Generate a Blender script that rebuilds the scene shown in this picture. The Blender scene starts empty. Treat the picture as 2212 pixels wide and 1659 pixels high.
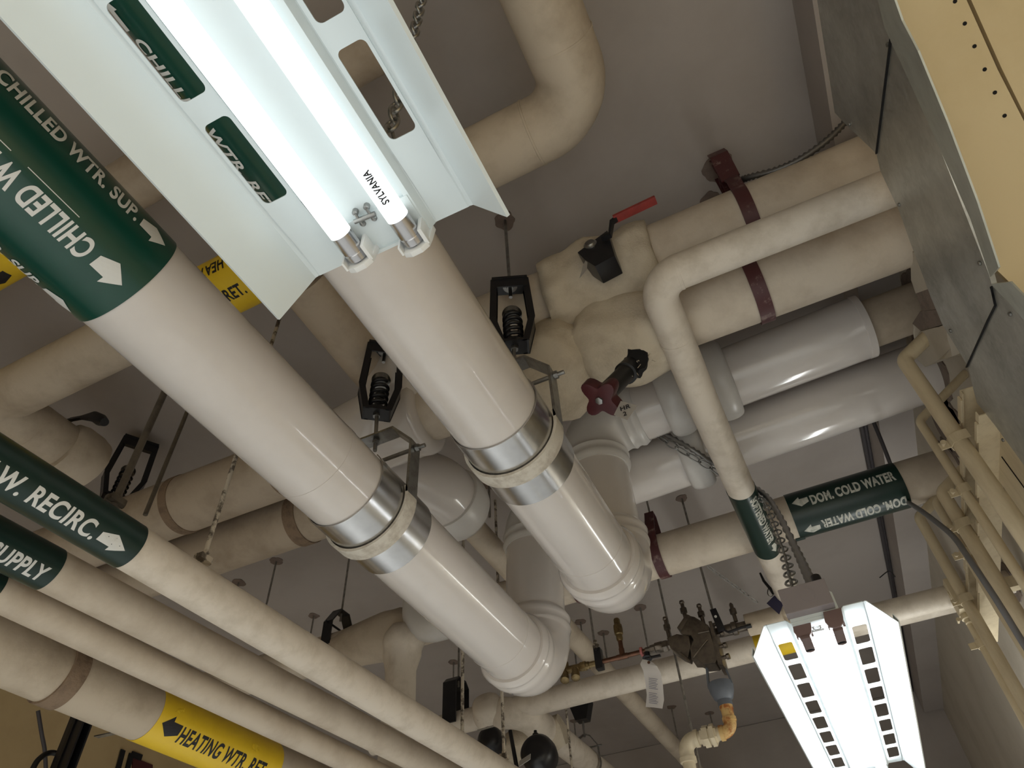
import bpy, bmesh, math, random
from mathutils import Vector, Matrix, noise
random.seed(7)
PI = math.pi
S = bpy.context.scene
COL = S.collection

# ------------------------------------------------------------------ camera, exposure, lamps
F, CX, CY = 1500.0, 1106.0, 829.5
CAM = Vector((0, 0, 1.6))
YAW, PITCH, ROLL = -0.39772, 0.80900, -0.06672
_f = Vector((math.sin(YAW) * math.cos(PITCH), math.cos(YAW) * math.cos(PITCH), math.sin(PITCH)))
_r = Vector((math.cos(YAW), -math.sin(YAW), 0))
_u = _r.cross(_f)
RT = _r * math.cos(ROLL) + _u * math.sin(ROLL)
UP = -_r * math.sin(ROLL) + _u * math.cos(ROLL)
cd = bpy.data.cameras.new('camera')
cam = bpy.data.objects.new('camera', cd)
COL.objects.link(cam)
M = Matrix((RT, UP, -_f)).transposed().to_4x4()
M.translation = CAM
cam.matrix_world = M
cd.sensor_width = 36.0
cd.lens = 36.0 * F / 2212.0
cd.clip_start = 0.02
S.camera = cam
S.view_settings.view_transform = 'Standard'
S.view_settings.look = 'None'
S.view_settings.gamma = 1.0
S.view_settings.use_curve_mapping = False
S.view_settings.exposure = 0.0
S.cycles.max_bounces = 10
S.cycles.diffuse_bounces = 6
S.cycles.glossy_bounces = 4
S.cycles.sample_clamp_indirect = 6.0
w = bpy.data.worlds.new('world')
S.world = w
w.use_nodes = True
w.node_tree.nodes['Background'].inputs[0].default_value = (0.0, 0.0, 0.0, 1)

TUBE_NEAR, TUBE_FAR = 1.9, 34.0          # emission of the two fixtures in view


def lamp(name, loc, sx, sy, power, col=(.97, 1, .98), rot=(0, 0, 0)):
    l = bpy.data.lights.new(name, 'AREA')
    l.shape = 'RECTANGLE'
    l.size, l.size_y = sx, sy
    l.energy = power
    l.color = col
    o = bpy.data.objects.new(name, l)
    o.location = loc
    o.rotation_euler = rot
    COL.objects.link(o)
    return o


# the room's other strip lamps (outside the frame), all hung at the height of the two in view
lamp('room_lamp', (-1.9, -0.6, 2.3), .3, 1.2, 80)
lamp('room_lamp', (1.3, -1.2, 2.3), .3, 1.2, 80)
lamp('room_lamp', (-0.3, -2.0, 2.3), .3, 1.2, 80)
lamp('room_lamp', (-2.6, 4.2, 2.1), .3, 1.2, 80)
# bare strip lamp beyond the second fixture, shining up and down
lamp('strip_lamp', (.62, 4.35, 2.30), .10, 1.2, 8, rot=(PI, 0, 0))
lamp('strip_lamp', (.62, 4.35, 2.28), .10, 1.2, 40)


# ------------------------------------------------------------------ pixel helpers: a point of the photo at a real depth
def ray(p):
    return (RT * ((p[0] - CX) / F) - UP * ((p[1] - CY) / F) + _f).normalized()
def onx(p, x):
    v = ray(p); return CAM + v * ((x - CAM.x) / v.x)
def ony(p, y):
    v = ray(p); return CAM + v * ((y - CAM.y) / v.y)
def onz(p, z):
    v = ray(p); return CAM + v * ((z - CAM.z) / v.z)
def onplane(p, o, n):
    v = ray(p); return CAM + v * ((o - CAM).dot(n) / v.dot(n))


# ------------------------------------------------------------------ materials
def lin(c):
    c = c / 255.0
    return c / 12.92 if c <= .04045 else ((c + .055) / 1.055) ** 2.4
def rgb(r, g, b):
    return (lin(r), lin(g), lin(b), 1)


def mat(name, col, rough=.6, metal=0.0, dirt=None, dscale=6.0, damt=.5, bump=0.0, bscale=60.0, streak=None, coat=0.0, spec=.5, lo=.45, hi=.75):
    m = bpy.data.materials.new(name)
    m.use_nodes = True
    nt = m.node_tree
    b = nt.nodes['Principled BSDF']
    b.inputs['Roughness'].default_value = rough
    b.inputs['Metallic'].default_value = metal
    b.inputs['Specular IOR Level'].default_value = spec
    if coat:
        b.inputs['Coat Weight'].default_value = coat
        b.inputs['Coat Roughness'].default_value = .05
    b.inputs['Base Color'].default_value = col
    tc = nt.nodes.new('ShaderNodeTexCoord')
    if dirt is not None:
        n = nt.nodes.new('ShaderNodeTexNoise')
        n.inputs['Scale'].default_value = dscale
        n.inputs['Detail'].default_value = 6
        n.inputs['Roughness'].default_value = .65
        src = tc.outputs['Object']
        if streak:
            mp = nt.nodes.new('ShaderNodeMapping')
            mp.inputs['Scale'].default_value = streak
            nt.links.new(src, mp.inputs['Vector'])
            src = mp.outputs[0]
        nt.links.new(src, n.inputs['Vector'])
        cr = nt.nodes.new('ShaderNodeValToRGB')
        cr.color_ramp.elements[0].position = lo
        cr.color_ramp.elements[1].position = hi
        cr.color_ramp.elements[0].color = (0, 0, 0, 1)
        cr.color_ramp.elements[1].color = (damt, damt, damt, 1)
        nt.links.new(n.outputs['Fac'], cr.inputs['Fac'])
        mx = nt.nodes.new('ShaderNodeMix')
        mx.data_type = 'RGBA'
        mx.inputs[6].default_value = col
        mx.inputs[7].default_value = dirt
        nt.links.new(cr.outputs[0], mx.inputs[0])
        nt.links.new(mx.outputs[2], b.inputs['Base Color'])
    if bump:
        n2 = nt.nodes.new('ShaderNodeTexNoise')
        n2.inputs['Scale'].default_value = bscale
        n2.inputs['Detail'].default_value = 4
        nt.links.new(tc.outputs['Object'], n2.inputs['Vector'])
        bp = nt.nodes.new('ShaderNodeBump')
        bp.inputs['Strength'].default_value = bump
        bp.inputs['Distance'].default_value = .01
        nt.links.new(n2.outputs['Fac'], bp.inputs['Height'])
        nt.links.new(bp.outputs[0], b.inputs['Normal'])
    return m


def emit(name, col, strength):
    m = bpy.data.materials.new(name)
    m.use_nodes = True
    nt = m.node_tree
    nt.nodes.clear()
    e = nt.nodes.new('ShaderNodeEmission')
    e.inputs[0].default_value = col
    e.inputs[1].default_value = strength
    o = nt.nodes.new('ShaderNodeOutputMaterial')
    nt.links.new(e.outputs[0], o.inputs[0])
    return m


def galv(name, base=(.42, .43, .44, 1), dark=(.2, .2, .2, 1), rough=.35, scale=9.0):
    m = mat(name, base, rough, 1.0, dirt=dark, dscale=scale, damt=.8, bump=.08, bscale=25, lo=.35, hi=.7)
    nt = m.node_tree
    v = nt.nodes.new('ShaderNodeTexVoronoi')
    v.inputs['Scale'].default_value = 60
    tc = [n for n in nt.nodes if n.type == 'TEX_COORD'][0]
    nt.links.new(tc.outputs['Object'], v.inputs['Vector'])
    mr = nt.nodes.new('ShaderNodeMapRange')
    mr.inputs['To Min'].default_value = rough - .08
    mr.inputs['To Max'].default_value = rough + .14
    nt.links.new(v.outputs['Color'], mr.inputs['Value'])
    nt.links.new(mr.outputs[0], nt.nodes['Principled BSDF'].inputs['Roughness'])
    return m


MT = {}
MT['gloss'] = mat('white_glossy_jacket', rgb(210, 204, 199), .13, dirt=rgb(186, 178, 170), dscale=2.5, damt=.35, bump=.07, bscale=5, coat=.25)
MT['white'] = mat('white_painted_fitting', rgb(205, 202, 198), .3, dirt=rgb(175, 170, 162), dscale=5, damt=.3, bump=.05, bscale=12)
MT['cream'] = mat('cream_canvas_paint', rgb(200, 188, 171), .6, dirt=rgb(146, 128, 106), dscale=5, damt=.5, bump=.12, bscale=40)
MT['creamd'] = mat('aged_cream_canvas', rgb(190, 177, 158), .65, dirt=rgb(126, 108, 88), dscale=4, damt=.55, bump=.15, bscale=35)
MT['tan'] = mat('tan_canvas_paint', rgb(176, 162, 144), .65, dirt=rgb(118, 100, 78), dscale=4, damt=.55, bump=.15, bscale=35)
MT['soft'] = mat('pale_canvas_paint', rgb(214, 204, 190), .55, dirt=rgb(150, 136, 112), dscale=9, damt=.45, bump=.1, bscale=50)
MT['cloth'] = mat('felt_blanket', rgb(198, 187, 168), .95, dirt=rgb(140, 126, 106), dscale=9, damt=.5, bump=.35, bscale=120, spec=.1)
MT['ceil'] = mat('ceiling_plaster', rgb(166, 158, 152), .85, dirt=rgb(146, 138, 132), dscale=1.2, damt=.6, bump=.06, bscale=30, spec=.2)
MT['wall'] = mat('wall_plaster', rgb(186, 178, 164), .8, dirt=rgb(150, 138, 120), dscale=2.0, damt=.5, bump=.1, bscale=25, spec=.2)
MT['wallt'] = mat('tan_wall_paint', rgb(190, 166, 122), .7, dirt=rgb(160, 134, 92), dscale=2, damt=.4, bump=.06, bscale=25)
MT['floor'] = mat('sealed_concrete_floor', rgb(190, 190, 190), .6, dirt=rgb(150, 150, 148), dscale=1.4, damt=.5)
MT['patch'] = mat('grey_mortar', rgb(124, 110, 100), .9, dirt=rgb(80, 70, 62), dscale=14, damt=.7, bump=.4, bscale=60)
MT['rust'] = mat('dark_ceiling_stain', rgb(118, 103, 94), .9, dirt=rgb(90, 76, 68), dscale=20, damt=.6)
MT['galv'] = mat('galvanised_saddle', (.60, .60, .60, 1), .24, 1.0, dirt=(.40, .40, .41, 1), dscale=10, damt=.6, lo=.35, hi=.75)
MT['duct'] = galv('galvanised_duct_sheet', (.56, .56, .52, 1), (.30, .30, .275, 1), .40, 5)
MT['duct'].node_tree.nodes['Principled BSDF'].inputs['Metallic'].default_value = .8
MT['flange'] = mat('galvanised_flange', (.50, .52, .47, 1), .5, .5, dirt=(.30, .31, .28, 1), dscale=9, damt=.6, bump=.1, bscale=60)
MT['steel'] = mat('zinc_steel', (.36, .36, .35, 1), .4, 1.0, dirt=(.14, .13, .12, 1), dscale=30, damt=.7)
MT['rod'] = mat('painted_rod', rgb(140, 135, 128), .5, .3, dirt=rgb(50, 44, 38), dscale=30, damt=.8)
MT['rodd'] = mat('dark_painted_rod', rgb(86, 78, 68), .5, .2, dirt=rgb(50, 44, 38), dscale=30, damt=.8)
MT['rodw'] = mat('chipped_white_rod', rgb(190, 180, 164), .6, 0, dirt=rgb(70, 60, 50), dscale=22, damt=.9, lo=.48, hi=.56)
MT['black'] = mat('black_paint', rgb(24, 24, 28), .35, 0, dirt=rgb(44, 42, 42), dscale=20, damt=.5)
MT['rubber'] = mat('black_rubber', rgb(18, 18, 20), .5)
MT['maroon'] = mat('maroon_band_paint', rgb(74, 34, 36), .5, 0, dirt=rgb(170, 150, 140), dscale=16, damt=.6, lo=.55, hi=.7)
MT['maroonk'] = mat('maroon_knob', rgb(70, 26, 30), .4, 0, dirt=rgb(40, 18, 20), dscale=14, damt=.6)
MT['redh'] = mat('red_grip', rgb(150, 52, 46), .45, 0, dirt=rgb(90, 30, 28), dscale=22, damt=.6)
MT['band'] = mat('cream_strap', rgb(204, 198, 186), .6, dirt=rgb(130, 112, 92), dscale=18, damt=.7, bump=.2, bscale=60)
MT['bandb'] = mat('brown_strap', rgb(132, 112, 92), .8, dirt=rgb(80, 64, 52), dscale=22, damt=.7, bump=.4, bscale=90)
MT['green'] = mat('dark_green_marker', rgb(16, 66, 54), .28, dirt=rgb(12, 50, 44), dscale=3, damt=.5, coat=.2)
MT['greend'] = mat('black_green_marker', rgb(16, 44, 38), .32, dirt=rgb(20, 34, 32), dscale=3, damt=.5)
MT['yellow'] = mat('yellow_marker', rgb(232, 196, 40), .4, dirt=rgb(200, 160, 30), dscale=5, damt=.4)
MT['letw'] = mat('white_lettering', rgb(214, 214, 210), .5)
MT['letb'] = mat('black_lettering', rgb(20, 20, 26), .5)
MT['letg'] = mat('worn_white_lettering', rgb(205, 205, 195), .5, dirt=rgb(90, 100, 90), dscale=40, damt=.7)
MT['enamel'] = mat('white_enamel', rgb(205, 214, 216), .32, dirt=rgb(200, 204, 203), dscale=6, damt=.3)
MT['enout'] = mat('cream_enamel_outside', rgb(190, 178, 152), .5)
MT['plastic'] = mat('white_plastic', rgb(220, 222, 222), .3)
MT['cap'] = mat('aluminium_cap', (.6, .6, .62, 1), .22, 1.0)
MT['tubeN'] = emit('lit_tube', (.93, 1.0, .99, 1), TUBE_NEAR)
MT['tubeF'] = emit('bright_lit_tube', (.95, .98, 1.0, 1), TUBE_FAR)
MT['boxgrey'] = mat('grey_box_paint', rgb(132, 125, 127), .5)
MT['copper'] = mat('aged_copper', (.20, .10, .065, 1), .4, .9, dirt=(.08, .05, .035, 1), dscale=30, damt=.8)
MT['bronze'] = mat('tarnished_bronze', (.20, .17, .14, 1), .38, .9, dirt=(.08, .07, .06, 1), dscale=25, damt=.8, bump=.1, bscale=80)
MT['brass'] = mat('brass', (.27, .20, .10, 1), .38, .9, dirt=(.12, .08, .04, 1), dscale=30, damt=.8)
MT['pink'] = mat('pink_thread_seal', rgb(190, 112, 110), .7)
MT['greyf'] = mat('grey_funnel_paint', rgb(104, 110, 120), .5, dirt=rgb(80, 84, 92), dscale=10, damt=.5)
MT['rusty'] = mat('rust_stained_paint', rgb(214, 180, 120), .55, dirt=rgb(160, 82, 24), dscale=18, damt=.9, lo=.45, hi=.6)
MT['ivory'] = mat('ivory_pipe_paint', rgb(214, 202, 176), .45, dirt=rgb(160, 140, 108), dscale=12, damt=.4)
MT['cond'] = mat('tan_conduit_paint', rgb(206, 191, 160), .5, dirt=rgb(160, 140, 106), dscale=10, damt=.4, streak=(3, 3, .6))
MT['tanp'] = mat('tan_panel_paint', rgb(206, 188, 148), .5, dirt=rgb(176, 152, 104), dscale=3, damt=.4)
MT['cable'] = mat('grey_cable', rgb(112, 111, 112), .5)
MT['dcable'] = mat('dark_cable', rgb(62, 58, 60), .6)
MT['flex'] = mat('flex_steel', (.26, .25, .24, 1), .42, .9)
MT['flexd'] = mat('dark_flex_steel', (.14, .135, .13, 1), .45, .8)
MT['paper'] = mat('white_tag', rgb(226, 222, 220), .6)
MT['ink'] = mat('faded_ink', rgb(120, 120, 140), .7)
MT['tagm'] = mat('grey_metal_tag', rgb(166, 162, 156), .45, .1)
MT['navy'] = mat('navy_tag', rgb(48, 46, 74), .5)
MT['hole'] = mat('dark_hole', rgb(16, 14, 14), .9)
MT['foil'] = mat('foil', (.7, .69, .66, 1), .25, 1.0, bump=.6, bscale=120)
MT['dred'] = mat('dark_red_panel', rgb(72, 26, 26), .6)


# ------------------------------------------------------------------ mesh helpers
def V(*a):
    return Vector(a)

def ring_frame(d, ref=None):
    d = d.normalized()
    ref = ref or (V(0, 0, 1) if abs(d.z) < .9 else V(1, 0, 0))
    a = (ref - d * ref.dot(d)).normalized()
    return a, d.cross(a)

def sweep(bm, pts, r, seg=40, caps=True):
    pts = [Vector(p) for p in pts]
    n = len(pts)
    rs = r if isinstance(r, (list, tuple)) else [r] * n
    tang = []
    for i in range(n):
        t = (pts[min(i + 1, n - 1)] - pts[max(i - 1, 0)])
        tang.append(t.normalized())
    a, b = ring_frame(tang[0])
    rings = []
    for i in range(n):
        if i:
            q = tang[i - 1].rotation_difference(tang[i])
            a = q @ a
        a = (a - tang[i] * a.dot(tang[i])).normalized()
        b = tang[i].cross(a)
        rings.append([bm.verts.new(pts[i] + (a * math.cos(2 * PI * k / seg) + b * math.sin(2 * PI * k / seg)) * rs[i]) for k in range(seg)])
    for i in range(n - 1):
        for k in range(seg):
            bm.faces.new((rings[i][k], rings[i][(k + 1) % seg], rings[i + 1][(k + 1) % seg], rings[i + 1][k]))
    if caps:
        bm.faces.new(list(reversed(rings[0])))
        bm.faces.new(rings[-1])
    return rings

def lathe(bm, o, d, prof, seg=40, caps=True):
    d = Vector(d).normalized()
    a, b = ring_frame(d)
    rings = []
    for t, r in prof:
        rings.append([bm.verts.new(Vector(o) + d * t + (a * math.cos(2 * PI * k / seg) + b * math.sin(2 * PI * k / seg)) * max(r, 1e-4)) for k in range(seg)])
    for i in range(len(rings) - 1):
        for k in range(seg):
            bm.faces.new((rings[i][k], rings[i][(k + 1) % seg], rings[i + 1][(k + 1) % seg], rings[i + 1][k]))
    if caps:
        bm.faces.new(list(reversed(rings[0])))
        bm.faces.new(rings[-1])

def cyl(bm, a, b, r, seg=16):
    a, b = Vector(a), Vector(b)
    sweep(bm, [a, b], r, seg)

def box(bm, c, s, ax=None):
    X, Y, Z = ax or (V(1, 0, 0), V(0, 1, 0), V(0, 0, 1))
    c = Vector(c)
    vs = [bm.verts.new(c + X * (s[0] / 2 * i) + Y * (s[1] / 2 * j) + Z * (s[2] / 2 * k)) for i in (-1, 1) for j in (-1, 1) for k in (-1, 1)]
    for f in ((0, 1, 3, 2), (4, 6, 7, 5), (0, 4, 5, 1), (2, 3, 7, 6), (0, 2, 6, 4), (1, 5, 7, 3)):
        bm.faces.new([vs[i] for i in f])

def prism(bm, pts, vec):
    pts = [Vector(p) for p in pts]
    vec = Vector(vec)
    a = [bm.verts.new(p) for p in pts]
    b = [bm.verts.new(p + vec) for p in pts]
    bm.faces.new(a)
    bm.faces.new(list(reversed(b)))
    n = len(pts)
    for i in range(n):
        bm.faces.new((a[i], b[i], b[(i + 1) % n], a[(i + 1) % n]))

def bar(bm, pts, wdt, thk, wdir):
    """flat strap along a polyline; wdir is the width direction"""
    pts = [Vector(p) for p in pts]
    wd = Vector(wdir).normalized()
    prev = None
    n = len(pts)
    for i in range(n):
        t = (pts[min(i + 1, n - 1)] - pts[max(i - 1, 0)]).normalized()
        nn = t.cross(wd).normalized()
        q = [bm.verts.new(pts[i] + wd * (wdt / 2 * s1) + nn * (thk / 2 * s2)) for s1, s2 in ((-1, -1), (1, -1), (1, 1), (-1, 1))]
        if prev:
            for k in range(4):
                bm.faces.new((prev[k], prev[(k + 1) % 4], q[(k + 1) % 4], q[k]))
        else:
            bm.faces.new(list(reversed(q)))
        prev = q
    bm.faces.new(prev)

def fillet(pts, rad, steps=14):
    pts = [Vector(p) for p in pts]
    out = [pts[0]]
    for i in range(1, len(pts) - 1):
        r = rad[i - 1] if isinstance(rad, (list, tuple)) else rad
        u = (pts[i - 1] - pts[i]).normalized()
        v = (pts[i + 1] - pts[i]).normalized()
        ang = u.angle(v)
        tl = r / math.tan(ang / 2)
        c = pts[i] + (u + v).normalized() * (r / math.sin(ang / 2))
        s = pts[i] + u * tl - c
        e = pts[i] + v * tl - c
        for k in range(steps + 1):
            out.append(c + s.slerp(e, k / steps).normalized() * r)
    out.append(pts[-1])
    return out

def dense(pts, step):
    out = [Vector(pts[0])]
    for a, b in zip(pts, pts[1:]):
        a, b = Vector(a), Vector(b)
        n = max(1, int((b - a).length / step))
        for k in range(1, n + 1):
            out.append(a.lerp(b, k / n))
    return out

def smooth_path(pts, n=8):
    """Catmull-Rom through the points"""
    P = [Vector(p) for p in pts]
    P = [P[0] * 2 - P[1]] + P + [P[-1] * 2 - P[-2]]
    out = []
    for i in range(1, len(P) - 2):
        for k in range(n):
            t = k / n
            a, b, c, d = P[i - 1:i + 3]
            out.append(.5 * ((2 * b) + (c - a) * t + (2 * a - 5 * b + 4 * c - d) * t * t + (3 * b - a - 3 * c + d) * t ** 3))
    out.append(P[-2])
    return out

def lumpy(bm, amp, freq, seed=0.0, keep=None):
    for v in bm.verts:
        if keep and keep(v.co):
            continue
        n = noise.noise_vector(v.co * freq + V(seed, seed * 1.7, -seed))
        n2 = noise.noise_vector(v.co * freq * 2.3 + V(-seed, seed, seed))
        v.co += n * amp + n2 * (amp * .45)


# ------------------------------------------------------------------ objects
ROOT = {}

def base_of(o):
    while o.parent:
        o = o.parent
    return o.location.copy()

def obj(name, bm, m, parent=None, smooth=True, ang=38, loc=None, bevel=0.0):
    bmesh.ops.remove_doubles(bm, verts=bm.verts, dist=1e-6)
    bmesh.ops.recalc_face_normals(bm, faces=bm.faces)
    me = bpy.data.meshes.new(name)
    o = bpy.data.objects.new(name, me)
    COL.objects.link(o)
    if parent:
        o.parent = parent
        off = base_of(parent)
    else:
        if loc is None:
            loc = V(0, 0, 0)
            for v in bm.verts:
                loc += v.co
            loc = loc / max(1, len(bm.verts))
        o.location = loc
        off = Vector(loc)
    for v in bm.verts:
        v.co -= off
    if bevel:
        bmesh.ops.bevel(bm, geom=[e for e in bm.edges if len(e.link_faces) == 2 and e.calc_face_angle(0) > .6], offset=bevel, segments=2, affect='EDGES', profile=.7)
    bm.to_mesh(me)
    bm.free()
    me.materials.append(m if not isinstance(m, str) else MT[m])
    if smooth:
        for p in me.polygons:
            p.use_smooth = True
        me.set_sharp_from_angle(angle=math.radians(ang))
    return o

def tag(o, label, cat, group=None, kind=None):
    o['label'] = label
    o['category'] = cat
    if group:
        o['group'] = group
    if kind:
        o['kind'] = kind
    return o

def thing(name, label, cat, loc, group=None):
    o = bpy.data.objects.new(name, None)
    o.empty_display_size = .05
    COL.objects.link(o)
    o.location = loc
    return tag(o, label, cat, group)

def struct(name, bm, m, label=None):
    o = obj(name, bm, m, smooth=False)
    o['kind'] = 'structure'
    return o

def B():
    return bmesh.new()


# ------------------------------------------------------------------ lettering
def text2d(s, size, bold=.0, squeeze=1.0, length=None, maxe=.02):
    cu = bpy.data.curves.new('t', 'FONT')
    cu.body = s
    cu.size = 1.0
    cu.offset = bold
    cu.space_character = 1.06
    o = bpy.data.objects.new('t', cu)
    COL.objects.link(o)
    bpy.context.view_layer.update()
    dg = bpy.context.evaluated_depsgraph_get()
    me = o.evaluated_get(dg).to_mesh()
    bm = B()
    bm.from_mesh(me)
    o.evaluated_get(dg).to_mesh_clear()
    bpy.data.objects.remove(o)
    bpy.data.curves.remove(cu)
    x0 = min(v.co.x for v in bm.verts)
    x1 = max(v.co.x for v in bm.verts)
    k = size / .72
    kx = (length / (x1 - x0)) if length else k * squeeze
    for v in bm.verts:
        v.co.x = (v.co.x - x0) * kx
        v.co.y = v.co.y * k
        v.co.z = 0
    _subd(bm, maxe)
    return bm

def _subd(bm, maxe):
    bmesh.ops.triangulate(bm, faces=bm.faces)
    for _ in range(5):
        es = [e for e in bm.edges if e.calc_length() > maxe]
        if not es:
            break
        bmesh.ops.subdivide_edges(bm, edges=es, cuts=1)
        bmesh.ops.triangulate(bm, faces=[f for f in bm.faces if len(f.verts) > 3])

def arrow2d(length, width, maxe=.02):
    """arrow pointing to +u, tail at u=0"""
    bm = B()
    h = length * .5
    pts = [(0, -width * .24), (h, -width * .24), (h, -width * .5), (length, 0), (h, width * .5), (h, width * .24), (0, width * .24)]
    bm.faces.new([bm.verts.new((x, y, 0)) for x, y in pts])
    _subd(bm, maxe)
    return bm

def strip2d(length, width, maxe=.02):
    bm = B()
    bm.faces.new([bm.verts.new((x, y, 0)) for x, y in ((0, 0), (length, 0), (length, width), (0, width))])
    _subd(bm, maxe)
    return bm

def wrap(bm, Q, d, r, t0, ang, rd=1, axis='y', vc=0.0):
    """lay a flat mesh (u right, v up) on a pipe: rd = reading direction along +d or -d; ang (deg) of the v=vc line"""
    d = Vector(d).normalized()
    e1 = V(1, 0, 0) if axis == 'y' else V(0, 1, 0)
    e2 = V(0, 0, 1)
    e1 = (e1 - d * e1.dot(d)).normalized()
    e2 = (e2 - d * e2.dot(d) - e1 * e2.dot(e1)).normalized()
    s = 1 if e1.cross(e2).dot(d) > 0 else -1
    up = -s * rd
    for v in bm.verts:
        th = math.radians(ang) + up * (v.co.y - vc) / r
        v.co = Vector(Q) + d * (t0 + rd * v.co.x) + (e1 * math.cos(th) + e2 * math.sin(th)) * r
    return bm

def ptext(par, s, Q, d, r, t0, ang, h, length, rd=1, axis='y', m='letw', bold=None):
    bold = bold if bold is not None else (.045 if m == 'letg' else .03)
    bm = text2d(s, h, bold, 1, length)
    return obj('lettering', wrap(bm, Q, d, r, t0, ang, rd, axis, h / 2), m, par, smooth=False)

def parrow(par, Q, d, r, t0, ang, length, width, rd=1, axis='y', m='letw'):
    return obj('arrow', wrap(arrow2d(length, width), Q, d, r, t0, ang, rd, axis), m, par, smooth=False)

def shell(name, par, Q, d, r, t0, t1, m, thk=.0012, torn=0):
    d = Vector(d).normalized()
    bm = B()
    lathe(bm, Q, d, [(t0, r), (t0, r + thk), (t1, r + thk), (t1, r)], 64, caps=False)
    return obj(name, bm, m, par)

def flat(bm, o, u, v):
    o, u, v = Vector(o), Vector(u).normalized(), Vector(v).normalized()
    for q in bm.verts:
        q.co = o + u * q.co.x + v * q.co.y
    return bm


# ------------------------------------------------------------------ the setting
CZ = 4.5
WX = .95
YB = 8.6
XL = -6.0
bm = B(); box(bm, (-1.5, 3.0, CZ + .06), (11, 14, .12)); struct('ceiling', bm, 'ceil')
bm = B(); box(bm, (-1.5, 3.0, -.05), (11, 14, .1)); struct('floor', bm, 'floor')
bm = B(); box(bm, (WX + .06, 5.3, 2.22), (.12, 7.5, 4.55)); struct('wall_right', bm, 'wall')
bm = B(); box(bm, (WX + 1.4, -.8, 2.22), (.12, 5.0, 4.55)); struct('wall_near_right', bm, 'wallt')
bm = B(); box(bm, (WX + .73, 1.62, 2.22), (1.46, .12, 4.55)); struct('wall_return', bm, 'wall')
bm = B(); box(bm, (-1.5, YB + .06, 2.22), (11, .12, 4.55)); struct('wall_back', bm, 'ceil')
bm = B(); box(bm, (XL - .06, 3.0, 2.22), (.12, 14, 4.55)); struct('wall_left', bm, 'wallt')
bm = B(); box(bm, (-1.5, -3.2, 2.22), (11, .12, 4.55)); struct('wall_front', bm, 'wall')
# plaster haunch along the top of the right wall
bm = B(); box(bm, (.855, 3.6, 4.375), (.19, 9.9, .25)); struct('trim_1', bm, 'ceil')

# ------------------------------------------------------------------ strip light fixtures
def rrect(x0, x1, y0, y1, r, n=5):
    out = []
    for cx, cy, a0 in ((x1 - r, y1 - r, 0), (x0 + r, y1 - r, 90), (x0 + r, y0 + r, 180), (x1 - r, y0 + r, 270)):
        for k in range(n + 1):
            a = math.radians(a0 + 90 * k / n)
            out.append((cx + r * math.cos(a), cy + r * math.sin(a)))
    return out

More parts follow.
